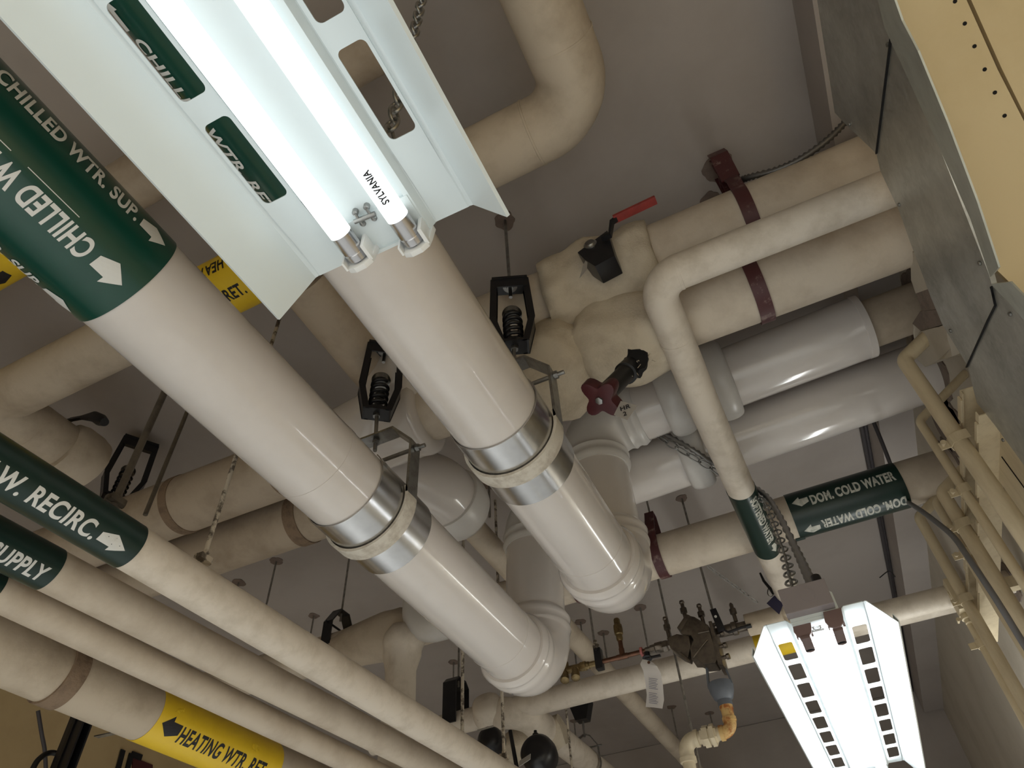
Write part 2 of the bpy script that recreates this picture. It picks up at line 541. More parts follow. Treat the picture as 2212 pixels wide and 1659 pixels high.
def fixture(label, cx, y_end, sgn, tube_mat, text, holder='plastic'):
    """y_end = y of the visible end; the fixture runs from there by 1.22 m in direction sgn"""
    L = 1.22
    t = thing('strip_light', label, 'light fixture', (cx, y_end + sgn * L / 2, 2.41), 'twin tube strip lights')
    Y = lambda s: y_end + sgn * s
    th = .0016
    # reflector: two pressed wings with a row of slots each
    for sx in (-1, 1):
        bm = B()
        prof = [(.1545, 2.318), (.1600, 2.3005), (.1585, 2.2995), (.1165, 2.3612), (.1130, 2.3622), (.1085, 2.3605)]
        prof2 = [(.0650, 2.3605), (.0610, 2.3585), (.0560, 2.3520), (.0500, 2.3520)]
        for pr in (prof, prof2):
            for (xa, za), (xb, zb) in zip(pr, pr[1:]):
                q = [bm.verts.new((cx + sx * x, Y(s), z)) for x, z, s in ((xa, za, 0), (xb, zb, 0), (xb, zb, L), (xa, za, L))]
                bm.faces.new(q)
        pitch, s0 = .1345, .112
        n = 8
        edges = [0.0]
        for i in range(n):
            edges.append(s0 + i * pitch - (pitch - .106) / 2)
        edges.append(s0 + (n - 1) * pitch + .106 + (pitch - .106) / 2)
        edges.append(L)
        for i in range(len(edges) - 1):
            a, b = edges[i], edges[i + 1]
            if i == 0 or i == len(edges) - 2:
                bm.faces.new([bm.verts.new((cx + sx * x, Y(s), 2.3605)) for x, s in ((.1085, a), (.0650, a), (.0650, b), (.1085, b))])
            else:
                y0 = s0 + (i - 1) * pitch
                y1 = y0 + .106
                ym = (y0 + y1) / 2
                rr = rrect(.0705, .1045, y0, y1, .007)
                hi = [p for p in rr if p[1] >= ym]
                lo = [p for p in rr if p[1] < ym]
                up = [(.0650, ym), (.0705, ym)][::1]
                hi_s = [(.1045, ym)] + hi + [(.0705, ym)]
                lo_s = [(.0705, ym)] + lo + [(.1045, ym)]
                for poly in ([(.0650, ym), (.0650, b), (.1085, b), (.1085, ym)] + hi_s, [(.1085, ym), (.1085, a), (.0650, a), (.0650, ym)] + lo_s):
                    bm.faces.new([bm.verts.new((cx + sx * x, Y(s), 2.3605)) for x, s in poly])
        bmesh.ops.remove_doubles(bm, verts=bm.verts, dist=1e-5)
        bmesh.ops.recalc_face_normals(bm, faces=bm.faces)
        geom = bmesh.ops.solidify(bm, geom=bm.faces[:], thickness=th)
        obj('reflector_wing', bm, 'enamel', t, ang=25)
    # body channel with the cover between the lamps
    bm = B()
    prism(bm, [(cx - .055, Y(0), 2.3535), (cx + .055, Y(0), 2.3535), (cx + .055, Y(0), 2.40), (cx + .045, Y(0), 2.41), (cx - .045, Y(0), 2.41), (cx - .055, Y(0), 2.40)], (0, sgn * L, 0))
    obj('channel_body', bm, 'enamel', t, smooth=False)
    bm = B()
    box(bm, (cx, Y(.027), 2.3515), (.108, .05, .004))
    box(bm, (cx, Y(.003), 2.349), (.108, .004, .008))
    obj('end_plate', bm, 'enamel', t, smooth=False)
    for i, (dx, e0) in enumerate(((-.036, .052), (.036, .040))):
        x = cx + dx
        zt = 2.333
        bm = B()
        sweep(bm, [(x, Y(e0), zt), (x, Y(L - .05), zt)], .0138, 32)
        tb = obj('lamp_tube', bm, tube_mat, t)
        for (a, b) in ((e0 - .038, e0 + .0005), (L - .0505, L - .012)):
            bm = B()
            lathe(bm, (x, Y(a), zt), (0, sgn, 0), [(0, .0115), (.001, .0128), (.010, .0132), (.011, .0124), (.012, .0134), (b - a, .0136)], 32)
            obj('tube_cap', bm, 'cap', t)
        for s0_, sg in ((e0 - .040, -1), (L - .010, 1)):
            # J-shaped lamp holder cradling the pins
            bm = B()
            ys = Y(s0_)
            pr = [(x - .016, 2.356), (x - .020, 2.333), (x - .016, 2.321), (x - .006, 2.3155), (x + .008, 2.3165), (x + .017, 2.323), (x + .0205, 2.335), (x + .024, 2.356)]
            prism(bm, [(a, ys, c) for a, c in pr], (0, sgn * sg * -.005 if False else sgn * sg * .007, 0))
            box(bm, (x + .0165, ys - sgn * sg * .008, 2.340), (.005, .022, .034))
            box(bm, (x - .0165, ys - sgn * sg * .004, 2.330), (.003, .012, .022))
            obj('lamp_holder', bm, holder if sg < 0 else 'plastic', t, bevel=.0008, ang=30)
            bm = B()
            box(bm, (x, ys - sgn * sg * .0012, 2.331), (.005, .003, .012))
            obj('pin_slot', bm, 'hole', t, smooth=False)
        if text and i == 1:
            bm = text2d('SYLVANIA', .0085, .035, 1, .044, .004)
            Qv, dv = V(x, 0, zt), V(0, 1, 0)
            wrap(bm, Qv, dv, .0142, y_end - .066, -78, -1, 'y', .004)
            obj('lettering', bm, 'letb', tb, smooth=False)
    # wire hanger clip on the body
    bm = B()
    yy = Y(.052)
    for dx in (-.012, .004):
        for dy in (-.008, .008):
            lathe(bm, (cx + dx, yy + dy, 2.346), (0, 0, 1), [(0, .0025), (.002, .004), (.008, .004)], 12)
    cyl(bm, (cx - .018, yy, 2.345), (cx + .01, yy + .002, 2.345), .003, 10)
    cyl(bm, (cx - .012, yy - .008, 2.346), (cx - .012, yy + .008, 2.346), .0022, 8)
    cyl(bm, (cx + .004, yy - .008, 2.346), (cx + .004, yy + .008, 2.346), .0022, 8)
    obj('cover_clip', bm, 'steel', t)
    return t

fx1 = fixture('large white two-tube strip light with long slots, nearest the camera at upper left', -.3085, .376, -1, 'tubeN', True)
fx2 = fixture('smaller white two-tube strip light with grey box, hanging at lower right', .0185, 1.655, 1, 'tubeF', False, mat('shaded_holder', rgb(112, 92, 90), .5))  # near-end holders: shade put into the white plastic's colour as brown

# grey supply box and brackets (shade painted in as brown) on the near end of the second fixture
bm = B(); box(bm, (.014, 1.643, 2.392), (.108, .034, .062)); gb = obj('supply_box', bm, 'boxgrey', fx2, smooth=False, bevel=.002)
bm = B()
lathe(bm, (.020, 1.6255, 2.394), (0, 1, 0), [(0, .0165), (.0016, .0165)], 32); lathe(bm, (.020, 1.6250, 2.394), (0, 1, 0), [(0, .0155), (.0016, .0155)], 32)
obj('knockout', bm, 'boxgrey', gb)
for dx in (-.036, .036):
    bm = B(); box(bm, (.0185 + dx, 1.693, 2.3145), (.022, .072, .007)); lathe(bm, (.0185 + dx, 1.728, 2.311), (0, 0, 1), [(0, .011), (.007, .011)], 20)
    obj('end_bracket', bm, mat('shaded_bracket', rgb(104, 86, 84), .5), fx2, bevel=.001)
bm = B(); cyl(bm, (.052, 1.652, 2.42), (.052, 1.66, 2.447), .012, 16)
obj('cable_connector', bm, 'black', fx2)

# ------------------------------------------------------------------ pipes
def elbow_cover(name, par, A, C, Bp, R, ext, r, m, ridge=.009, rings=((.03, .011), (.075, .011)), both=True):
    A, C, Bp = Vector(A), Vector(C), Vector(Bp)
    u = (A - C).normalized(); v = (Bp - C).normalized()
    tl = R / math.tan(u.angle(v) / 2)
    pts = dense(fillet([C + u * (tl + ext), C, C + v * (tl + ext)], R, 18), .012)
    s = [0.0]
    for a, b in zip(pts, pts[1:]):
        s.append(s[-1] + (b - a).length)
    Lt = s[-1]
    rad = []
    for x in s:
        e = min(x, Lt - x) if both else x
        rr = r
        for c, wd in rings:
            rr += ridge * math.exp(-((e - c) / wd) ** 2)
        if e < .012:
            rr -= .006 * (1 - e / .012)
        rad.append(rr)
    bm = B()
    sweep(bm, pts, rad, 48)
    return obj(name, bm, m, par, ang=50)

def disc_cover(name, par, o, d, half, r, r0, m='white'):
    bm = B()
    prof = []
    for k in range(13):
        a = PI * k / 12
        prof.append((-half * math.cos(a), r0 + (r - r0) * math.sin(a) ** .45))
    lathe(bm, o, d, prof, 48)
    return obj(name, bm, m, par, ang=60)

# --- chilled water supply: label end of the run, elbow up, run to the wall
Q1, D1 = V(-1.2757, 0, 3.1293), V(.01676, .99923, -.0354)
p1 = lambda y: Q1 + D1 * (y / D1.y)
C1 = p1(2.985)
T1 = V(-1.185, 3.0, 3.927)
G1e = V(WX - .003, 2.95, 3.973)
pt = thing('chilled_water_pipe', 'large glossy white pipe with green chilled water supply marker, left of the pair', 'pipe', C1, 'large chilled water pipes')
bm = B(); sweep(bm, fillet([p1(-.9), C1, T1], .17) [:-1] + fillet([C1.lerp(T1, .6), T1, G1e], .17)[1:], .148, 56)
obj('pipe_jacket', bm, 'gloss', pt)
elbow_cover('elbow_cover', pt, p1(0), C1, T1, .19, .08, .166, 'gloss')
elbow_cover('elbow_cover', pt, C1, T1, G1e, .175, .09, .158, 'white')
for y in (1.30, 2.585):
    bm = B(); lathe(bm, p1(y), D1, [(0, .1482), (.0005, .1493), (.03, .1493), (.0305, .1482)], 56, False); obj('seam_band', bm, 'gloss', pt)
disc_cover('flange_cover', pt, (-.24, 2.95, 3.947), (1, 0, .02), .065, .20, .145)
mk = shell('pipe_marker', pt, Q1, D1, .1500, -.9, .535, 'green')
LR = .1525
ptext(mk, 'CHILLED WTR. SUP.', Q1, D1, LR, .045, 5, .050, .375)
parrow(mk, Q1, D1, LR, .432, 2, .075, .062)
ptext(mk, 'CHILLED WTR. SUP.', Q1, D1, LR, .405, -57, .052, .40, -1)
parrow(mk, Q1, D1, LR, .424, -57, .078, .066)
ptext(mk, 'CHILLED WTR. SUP.', Q1, D1, LR, .040, -124, .050, .375)
parrow(mk, Q1, D1, LR, .425, -124, .078, .062)
for a, b in ((.08, .165), (.205, .337)):
    obj('edge_line', wrap(strip2d(b - a, .002), Q1, D1, LR, a, -41), 'letw', mk, smooth=False)

# --- chilled water return
Q2, D2 = V(-.66383, 0, 3.147), V(-.0049, .9999, -.0115)
p2 = lambda y: Q2 + D2 * (y / D2.y)
C2 = p2(2.635)
T2 = V(-.675, 2.600, 3.999)
G2e = V(.70, 2.560, 4.019)
pt2 = thing('chilled_water_pipe', 'large glossy white pipe, right of the pair, passing behind the near strip light', 'pipe', C2, 'large chilled water pipes')
bm = B(); sweep(bm, fillet([p2(-.9), C2, T2], .17)[:-1] + fillet([C2.lerp(T2, .6), T2, G2e], .17)[1:], .148, 56)
obj('pipe_jacket', bm, 'gloss', pt2)
bm = B(); cyl(bm, G2e - V(.02, 0, 0), (WX - .003, 2.557, 4.024), .112, 40); obj('bare_end', bm, 'creamd', pt2)
bm = B(); lathe(bm, G2e - V(.03, 0, 0), (1, 0, 0), [(0, .1482), (.002, .1515), (.03, .1515), (.031, .1482)], 56, False); obj('end_band', bm, 'gloss', pt2)
elbow_cover('elbow_cover', pt2, p2(0), C2, T2, .19, .08, .166, 'gloss')
elbow_cover('elbow_cover', pt2, C2, T2, G2e, .175, .10, .160, 'white')
for x in (-.22, .01):
    disc_cover('flange_cover', pt2, (x, 2.572, 4.006), (1, 0, .01), .062, .20, .145)
bm = B(); lathe(bm, p2(2.235), D2, [(0, .1482), (.0005, .1493), (.03, .1493), (.0305, .1482)], 56, False); obj('seam_band', bm, 'gloss', pt2)
mk2 = shell('pipe_marker', pt2, Q2, D2, .1500, -.9, .57, 'green')
parrow(mk2, Q2, D2, LR, .098, -140, .075, .06, -1)
ptext(mk2, 'CHILLED WTR. RET.', Q2, D2, LR, .115, -134, .05, .41)

# --- upper hot water run with the first felt blanket (ends in the white offset fitting on the left)
dW = V(1, 0, 0)
ptw = thing('insulated_pipe', 'cream insulated pipe highest along the ceiling, entering the wall beside the duct', 'pipe', (0, 1.772, 4.04))
W1p = [V(WX - .003, 1.772, 4.04), V(-1.22, 1.775, 4.04), V(-1.42, 1.88, 3.80), V(-1.70, 1.91, 3.79)]
bm = B(); sweep(bm, fillet(W1p, .14), .14, 48); obj('pipe_cover', bm, 'cream', ptw)
bm = B()
pp = dense(fillet([V(-1.04, 1.772, 4.04)] + W1p[1:], .16), .02)
n = len(pp)
sweep(bm, pp, [.170 - (.026 if k in (0, n - 1) else .008 if k in (1, n - 2) else 0) for k in range(n)], 48)
obj('offset_fitting', bm, 'gloss', ptw, ang=60)
bm = B(); sweep(bm, [(-1.41, 1.19, 4.045), (-1.41, 1.74, 4.02)], .12, 40); obj('branch_pipe', bm, 'tan', ptw)

# --- second hot water run with the knob valve and the elbow to the long thin pipe
W2Y, W2Z = 1.915, 3.79
ptv = thing('insulated_pipe', 'cream insulated pipe second from the duct corner, carrying the torn felt blanket', 'pipe', (0, W2Y, W2Z))
bm = B(); sweep(bm, [(WX - .003, W2Y, W2Z), (-1.3, W2Y, W2Z)], .129, 48); obj('pipe_cover', bm, 'cream', ptv)
bm = B(); sweep(bm, [(-1.3, W2Y, W2Z), (-4.6, W2Y - .03, W2Z)], .146, 48); obj('far_pipe_cover', bm, 'tan', ptv)
bm = B(); lathe(bm, (-1.80, W2Y, W2Z), (1, 0, 0), [(0, .147), (.006, .168), (.03, .174), (.50, .176), (.54, .182), (.57, .176), (.585, .15), (.586, .13)], 48); obj('tee_cover', bm, 'gloss', ptv, ang=50)
for x, wd in ((-2.65, .05), (-2.02, .06)):
    bm = B(); lathe(bm, (x, W2Y - .012, W2Z), (1, 0, 0), [(0, .1462), (.001, .150), (wd, .150), (wd + .001, .1462)], 48, False); obj('strap_band', bm, 'bandb', ptv)

# --- lower run elbowing into the long thin pipe to the back wall
pte = thing('insulated_pipe', 'tan insulated pipe with brown band, elbowing into a long thin ceiling pipe behind the pair', 'pipe', (-1.46, 2.29, 3.79))
bm = B(); sweep(bm, [(-4.2, 2.29, 3.79), (-1.75, 2.29, 3.79)], .134, 48); obj('pipe_cover', bm, 'tan', pte)
bm = B(); lathe(bm, (-2.22, 2.29, 3.79), (1, 0, 0), [(0, .1345), (.001, .140), (.07, .140), (.071, .1345)], 48, False); obj('strap_band', bm, 'bandb', pte)
bm = B(); pp = dense(fillet([V(-1.78, 2.29, 3.79), V(-1.46, 2.29, 3.795), V(-1.46, 2.62, 3.80)], .17), .02); n = len(pp)
sweep(bm, pp, [.168 - (.03 if k in (0, n - 1) else 0) for k in range(n)], 48); obj('elbow_cover', bm, 'gloss', pte, ang=60)
bm = B(); lathe(bm, (-1.46, 2.50, 3.80), (0, 1, .01), [(-.005, .16), (.0, .180), (.03, .188), (.10, .188), (.15, .178), (.19, .15), (.20, .07)], 48); obj('branch_collar', bm, 'white', pte, ang=50)
bm = B(); sweep(bm, [(-1.485, 2.6, 3.828), (-1.485, YB - .01, 3.84)], .069, 32); obj('branch_pipe', bm, 'creamd', pte)

# --- felt blankets, valves
b1 = thing('valve_blanket', 'felt blanket laced round a valve with a red lever handle', 'valve blanket', (-.30, 1.772, 4.04), 'felt valve blankets')
bm = B()
prof = [(-.245, .142), (-.24, .176), (-.20, .186), (-.12, .182), (-.02, .186), (.08, .180), (.16, .184), (.205, .176), (.235, .16), (.237, .142)]
pf = []
for (ta, ra), (tb, rb) in zip(prof, prof[1:]):
    k = max(1, int((tb - ta) / .02))
    pf += [(ta + (tb - ta) * j / k, ra + (rb - ra) * j / k) for j in range(k)]
pf.append(prof[-1])
lathe(bm, (-.29, 1.765, 4.03), (1, 0, 0), pf, 72)
lumpy(bm, .026, 5.5, 3.1)
obj('felt_wrap', bm, 'cloth', b1, ang=70)
# ball valve bonnet and lever (near side, upper)
vb = lambda px, y=1.545: ony(px, y)
bm = B()
fr = [vb((1247, 545)), vb((1312, 497)), vb((1328, 552)), vb((1285, 575)), vb((1262, 560))]
prism(bm, fr, (0, .10, .01)); obj('valve_bonnet', bm, 'black', b1, bevel=.004)
bm = B(); c = vb((1275, 528)); lathe(bm, c + V(0, .01, 0), (0, -1, .1), [(0, .028), (.012, .028), (.016, .022), (.02, .02)], 24); obj('stem_nut', bm, 'steel', b1)
bm = B(); hp = [vb((1300, 515), 1.53), vb((1318, 508), 1.525), vb((1322, 480), 1.50), vb((1331, 473), 1.50), vb((1368, 452), 1.50)]
bar(bm, hp, .022, .013, (0, 1, 0)); hd = obj('lever', bm, 'black', b1)
bm = B(); a, b_ = vb((1326, 474), 1.498), vb((1417, 431), 1.498)
dd = (b_ - a).normalized(); L = (b_ - a).length
sd, nd = V(0, 1, 0), dd.cross(V(0, 1, 0))
vs = [(0, .012), (.01, .014), (L - .015, .017), (L - .004, .014), (L, .008)]
bar(bm, [a + dd * t for t, _ in vs], .036, .014, (0, 1, 0)); obj('grip', bm, 'redh', b1, bevel=.004)
bm = B(); prism(bm, [vb((1259, 575), 1.55), vb((1271, 548), 1.55), vb((1267, 582), 1.55), vb((1252, 600), 1.55)], (0, .002, 0)); obj('hang_tag', bm, 'tagm', b1, smooth=False)

b2 = thing('valve_blanket', 'torn felt blanket with a maroon knob valve poking out', 'valve blanket', (-.40, 1.915, 3.79), 'felt valve blankets')
bm = B()
prof = [(-.31, .13), (-.30, .17), (-.25, .205), (-.17, .215), (-.10, .198), (-.07, .160), (-.055, .150), (-.035, .166), (-.02, .176), (.08, .186), (.2, .184), (.28, .170), (.315, .15), (.317, .128)]
pf = []
for (ta, ra), (tb, rb) in zip(prof, prof[1:]):
    k = max(1, int((tb - ta) / .02))
    pf += [(ta + (tb - ta) * j / k, ra + (rb - ra) * j / k) for j in range(k)]
pf.append(prof[-1])
lathe(bm, (-.41, W2Y - .005, 3.78), (1, 0, 0), pf, 72)
lumpy(bm, .03, 5.0, 9.4)
obj('felt_wrap', bm, 'cloth', b2, ang=70)
kb = lambda px, y: ony(px, y)
s0, s1 = kb((1368, 790), 1.75), kb((1308, 850), 1.63)
bm = B(); sweep(bm, [s0, s0.lerp(s1, .3), s0.lerp(s1, .31), s1], [.040, .042, .034, .034], 24); obj('valve_stem', bm, 'rubber', b2)
bm = B(); lathe(bm, kb((1376, 786), 1.735), (-.3, -1, -.2), [(0, .05), (.02, .052), (.024, .04)], 24); lumpy(bm, .012, 30, 2.2); obj('torn_opening', bm, 'hole', b2)
bm = B(); hole_c = kb((1392, 780), 1.72)
for k in range(26):
    o = hole_c + V(random.uniform(-.08, .03), random.uniform(-.01, .01), random.uniform(-.05, .03))
    cyl(bm, o, o + V(random.uniform(-.02, .02), -.01, random.uniform(-.03, .005)), .0012, 5)
q = obj('torn_fibres', bm, 'cloth', b2); q['kind'] = 'stuff'
kd = V(-.42, -.38, -.82).normalized(); kc = s1 + kd * .02
ka, kbv = ring_frame(kd)
bm = B()
pts = []
for k in range(40):
    a = 2 * PI * k / 40
    pts.append(kc - kd * .02 + (ka * math.cos(a) + kbv * math.sin(a)) * (.060 + .018 * math.cos(4 * a + .5)))
prism(bm, pts, kd * .046)
obj('knob', bm, 'maroonk', b2, bevel=.005, ang=50)
bm = B(); lathe(bm, kc + kd * .026, kd, [(0, .014), (.008, .014), (.01, .008)], 6); obj('knob_nut', bm, 'steel', b2)
bm = B(); tg = [kb((1326, 896), 1.63), kb((1341, 866), 1.63), kb((1377, 876), 1.63), kb((1355, 907), 1.63)]
prism(bm, tg, (0, .0016, 0)); tgo = obj('valve_tag', bm, 'tagm', b2, smooth=False)
ux = (tg[2] - tg[1]).normalized(); vy = (tg[1] - tg[0]).normalized()
kup = (ux * .45 + V(-.30, 0, 0) * 0).normalized()
ru = (kb((1368, 877), 1.628) - kb((1340, 887), 1.628)).normalized(); rv = (kb((1350, 878), 1.628) - kb((1353, 890), 1.628)).normalized()
bm = flat(text2d('HR', .019, .02, .95), kb((1341, 888), 1.627), ru, rv); obj('lettering', bm, 'letb', tgo, smooth=False)
bm = flat(text2d('2', .018, .02, .95), kb((1347, 899), 1.627), ru, rv); obj('lettering', bm, 'letb', tgo, smooth=False)

# --- softened water pipe
pts_ = thing('softened_water_pipe', 'slim pale pipe with a softened water marker, elbowing below the felt blankets', 'pipe', (-.08, 1.59, 3.62))
CS = V(-.086, 1.60, 3.60)
bm = B(); sweep(bm, fillet([V(.80, 1.593, 3.660), V(-.085, 1.59, 3.66), V(-.083, 2.2, 3.585), V(-.03, 5.3, 3.592)], [.10, .9]), .0655, 40)
obj('pipe_cover', bm, 'soft', pts_)
for tt in ((.0, 1.592, 3.66),):
    bm = B(); lathe(bm, tt, (1, 0, 0), [(0, .0656), (.001, .067), (.012, .067), (.013, .0656)], 40, False); obj('seam_band', bm, 'soft', pts_)
bm = B(); lathe(bm, (-.0855, 1.86, 3.627), (0, 1, -.12), [(0, .0656), (.001, .067), (.012, .067), (.013, .0656)], 40, False); obj('seam_band', bm, 'soft', pts_)
QS, DS = V(-.121, 0, 3.585), V(.0171, 1, .0013)
mk = shell('pipe_marker', pts_, QS, DS, .0668, 2.87, 3.46, 'greend')
ptext(mk, 'SOFTENED WATER', QS, DS, .0686, 2.90, -56, .040, .42, 1, 'y', 'letg')
parrow(mk, QS, DS, .0686, 3.34, -56, .075, .042, 1, 'y', 'letg')

# --- domestic cold water pipe
QD, DD = V(0, 3.539, 3.774), V(1, 0, .007)
ptd = thing('cold_water_pipe', 'cream insulated pipe with dark green domestic cold water marker', 'pipe', (0, 3.539, 3.774))
bm = B(); sweep(bm, [QD + DD * (WX - .003), QD + DD * -2.3, QD + DD * -4.2], [.119, .119, .112], 48); obj('pipe_cover', bm, 'cream', ptd)
mk = shell('pipe_marker', ptd, QD, DD, .1215, .115, .685, 'greend', .002)
ptext(mk, 'DOM. COLD WATER', QD, DD, .1245, .232, 184, .052, .425, 1, 'x', 'letg')
parrow(mk, QD, DD, .1245, .222, 180, .085, .06, -1, 'x', 'letg')
ptext(mk, 'DOM. COLD WATER', QD, DD, .1245, .665, -107, .054, .425, -1, 'x', 'letg')
parrow(mk, QD, DD, .1245, .230, -104, .085, .062, -1, 'x', 'letg')
bm = B(); cyl(bm, QD + DD * .09 + V(0, .035, -.118), QD + DD * .14 + V(0, .035, -.118), .010, 12); obj('marker_roll', bm, 'greend', mk)
# white fitting and insulated drop left of the supply riser
bm = B(); pp = dense(fillet([V(-1.86, 3.40, 3.66), V(-2.16, 3.40, 3.66), V(-2.17, 3.44, 4.10)], .14), .02)
sweep(bm, pp, [.105] * len(pp), 40); obj('elbow_cover', bm, 'white', ptd, ang=60)
bm = B(); zt = lambda px, x: onx(px, x)
top = V(-2.27, 3.42, 3.64)
lathe(bm, top, (0, 0, -1), [(-.05, .10), (.0, .125), (.04, .13), (.08, .115), (.12, .098), (.2, .088), (.3, .085), (.5, .085), (.9, .083)], 32)
lumpy(bm, .024, 9, 5.5); obj('insulated_drop', bm, 'soft', ptd, ang=70)
bm = B(); lathe(bm, V(-2.85, 3.54, 3.752), (1, 0, 0), [(0, .112), (.1, .12), (.25, .14), (.4, .152), (.5, .15), (.58, .13), (.6, .11)], 36); lumpy(bm, .016, 7, 1.3); obj('canvas_bulge', bm, 'creamd', ptd, ang=70)
bm = B(); a = ony((845, 1452), 3.38); b_ = ony((841, 1484), 3.38); sweep(bm, [a, a.lerp(b_, .1), a.lerp(b_, .9), b_], [.006, .018, .018, .008], 14); obj('lever', bm, 'rubber', ptd)

# --- ceiling level pipes on the left and top
ph = thing('heating_pipe', 'cream insulated pipe at ceiling level with yellow marker, elbowing above the near strip light', 'pipe', (-1.0, 1.05, 4.05))
Q4, D4 = V(0, 1.049, 4.05), V(1, -.0117, .011)
LE = Q4 + D4 * -2.95
RE = Q4 + D4 * -.09
bm = B(); sweep(bm, fillet([Q4 + D4 * -4.2, RE, V(-.10, -1.2, 4.05)], .17, 18), .120, 48); obj('pipe_cover', bm, 'creamd', ph)
for o_, d_ in ((Q4 + D4 * -.30, (1, 0, 0)), (V(-.09, .80, 4.05), (0, 1, 0)), (V(-3.07, 1.27, 4.0), (0, 1, 0))):
    bm = B(); lathe(bm, o_, d_, [(0, .1203), (.001, .1222), (.008, .1222), (.009, .1203)], 48, False); obj('seam_band', bm, 'creamd', ph)
bm = B(); sweep(bm, [V(-3.07, 1.05, 4.0), V(-3.07, 1.52, 4.0)], .121, 48); obj('branch_leg', bm, 'creamd', ph)
mk = shell('pipe_marker', ph, Q4, D4, .1215, -2.05, -1.545, 'yellow')
ptext(mk, 'HEATING WTR. RET.', Q4, D4, .1235, -2.03, -98, .052, .46, 1, 'x', 'letb')
ptext(mk, 'HEATING WTR. RET.', Q4, D4, .1235, -1.61, -158, .052, .46, -1, 'x', 'letb')
bm = B(); lathe(bm, (-3.07, 1.43, 4.0), (0, 1, 0), [(0, .115), (.01, .140), (.05, .150), (.14, .150), (.19, .140), (.20, .10)], 40); lumpy(bm, .008, 8, 2); vv = obj('valve_body', bm, 'creamd', ph, ang=60)
bm = B(); a, b_, c = ony((130, 916), 1.40), ony((178, 902), 1.40), ony((205, 900), 1.40)
bar(bm, [a, a.lerp(b_, .5) + V(0, 0, .01), b_], .02, .012, (0, 1, 0)); obj('lever', bm, 'black', ph)
bm = B(); e = ony((226, 912), 1.40); sweep(bm, [b_, c, c.lerp(e, .6), e], [.012, .027, .03, .02], 14); obj('lever_grip', bm, 'rubber', ph)

c = onz((30, 545), 4.2)
pk = thing('heating_pipe', 'tan pipe with torn yellow marker peeping past the green marker at the left edge', 'pipe', c)
dk = V(1, -.012, .01)
bm = B(); sweep(bm, [c - dk * 3.0, c + dk * 1.9], .10, 40); obj('pipe_cover', bm, 'tan', pk)
mk = shell('pipe_marker', pk, c, dk, .1012, -1.0, .55, 'yellow')
parrow(mk, c, dk, .103, -.02, -70, .14, .08, -1, 'x', 'letb')

# --- lower left stack of pipes
QR1, DR1 = V(-1.679, 0, 2.756), V(.0072, 1, .0084)
r1 = thing('hot_water_pipe', 'slim cream pipe with hot water recirc marker, uppermost of the lower left stack', 'pipe', (-1.66, 2.5, 2.777))
bm = B(); sweep(bm, [QR1 + DR1 * -.5, QR1 + DR1 * 7.5], .065, 40); obj('pipe_cover', bm, 'soft', r1)
mk = shell('pipe_marker', r1, QR1, DR1, .0658, -.5, 1.085, 'greend')
ptext(mk, 'DOM H.W. RECIRC.', QR1, DR1, .0676, .47, -45, .050, .485)
parrow(mk, QR1, DR1, .0676, .965, -48, .085, .052)
QR2, DR2 = V(-2.053, 0, 2.791), V(.0136, 1, .0200)
r2 = thing('hot_water_pipe', 'slim cream pipe with supply marker, second of the lower left stack', 'pipe', (-2.0, 2.5, 2.83))
bm = B(); sweep(bm, [QR2 + DR2 * -.5, QR2 + DR2 * 7.5], .065, 40); obj('pipe_cover', bm, 'cream', r2)
mk = shell('pipe_marker', r2, QR2, DR2, .0658, -.5, 1.105, 'greend')
ptext(mk, 'SUPPLY', QR2, DR2, .0676, .905, -47, .050, .175)
QR3, DR3 = V(-2.244, 0, 2.78), V(.0105, 1, .0079)
r3 = thing('hot_water_pipe', 'slim cream pipe third of the lower left stack, above the yellow marker', 'pipe', (-2.2, 2.5, 2.8))
bm = B(); sweep(bm, [QR3 + DR3 * -.5, QR3 + DR3 * 7.5], .055, 40); obj('pipe_cover', bm, 'cream', r3)
mk = shell('pipe_marker', r3, QR3, DR3, .0558, -.5, 1.08, 'greend')
ptext(mk, 'R', QR3, DR3, .0572, 1.022, -47, .045, .035)
QR4, DR4 = V(-2.645, 0, 2.832), V(-.0008, 1, .0016)
r4 = thing('heating_pipe', 'thick cream pipe with bright yellow heating water return marker, lowest of the lower left stack', 'pipe', (-2.645, 2.5, 2.836))
bm = B(); sweep(bm, [QR4 + DR4 * -.5, QR4 + DR4 * 7.5], .110, 48); obj('pipe_cover', bm, 'creamd', r4)
mk = shell('pipe_marker', r4, QR4, DR4, .1108, 2.075, 2.85, 'yellow')
parrow(mk, QR4, DR4, .1128, 2.205, -30, .105, .085, -1, 'y', 'letb')
ptext(mk, 'HEATING WTR. RET.', QR4, DR4, .1128, 2.215, -36, .066, .55, 1, 'y', 'letb')
bm = B(); lathe(bm, QR4 + DR4 * 1.62, DR4, [(0, .1102), (.001, .118), (.07, .118), (.071, .1102)], 48, False); obj('strap_band', bm, 'bandb', r4)
for k, (t0, a) in enumerate(((2.135, -2), (2.62, -8))):
    bm = wrap(strip2d(.05, .03, .01), QR4, DR4, .1122, t0, a); lumpy(bm, .004, 40, k); obj('torn_patch', bm, 'yellow', mk, smooth=False)

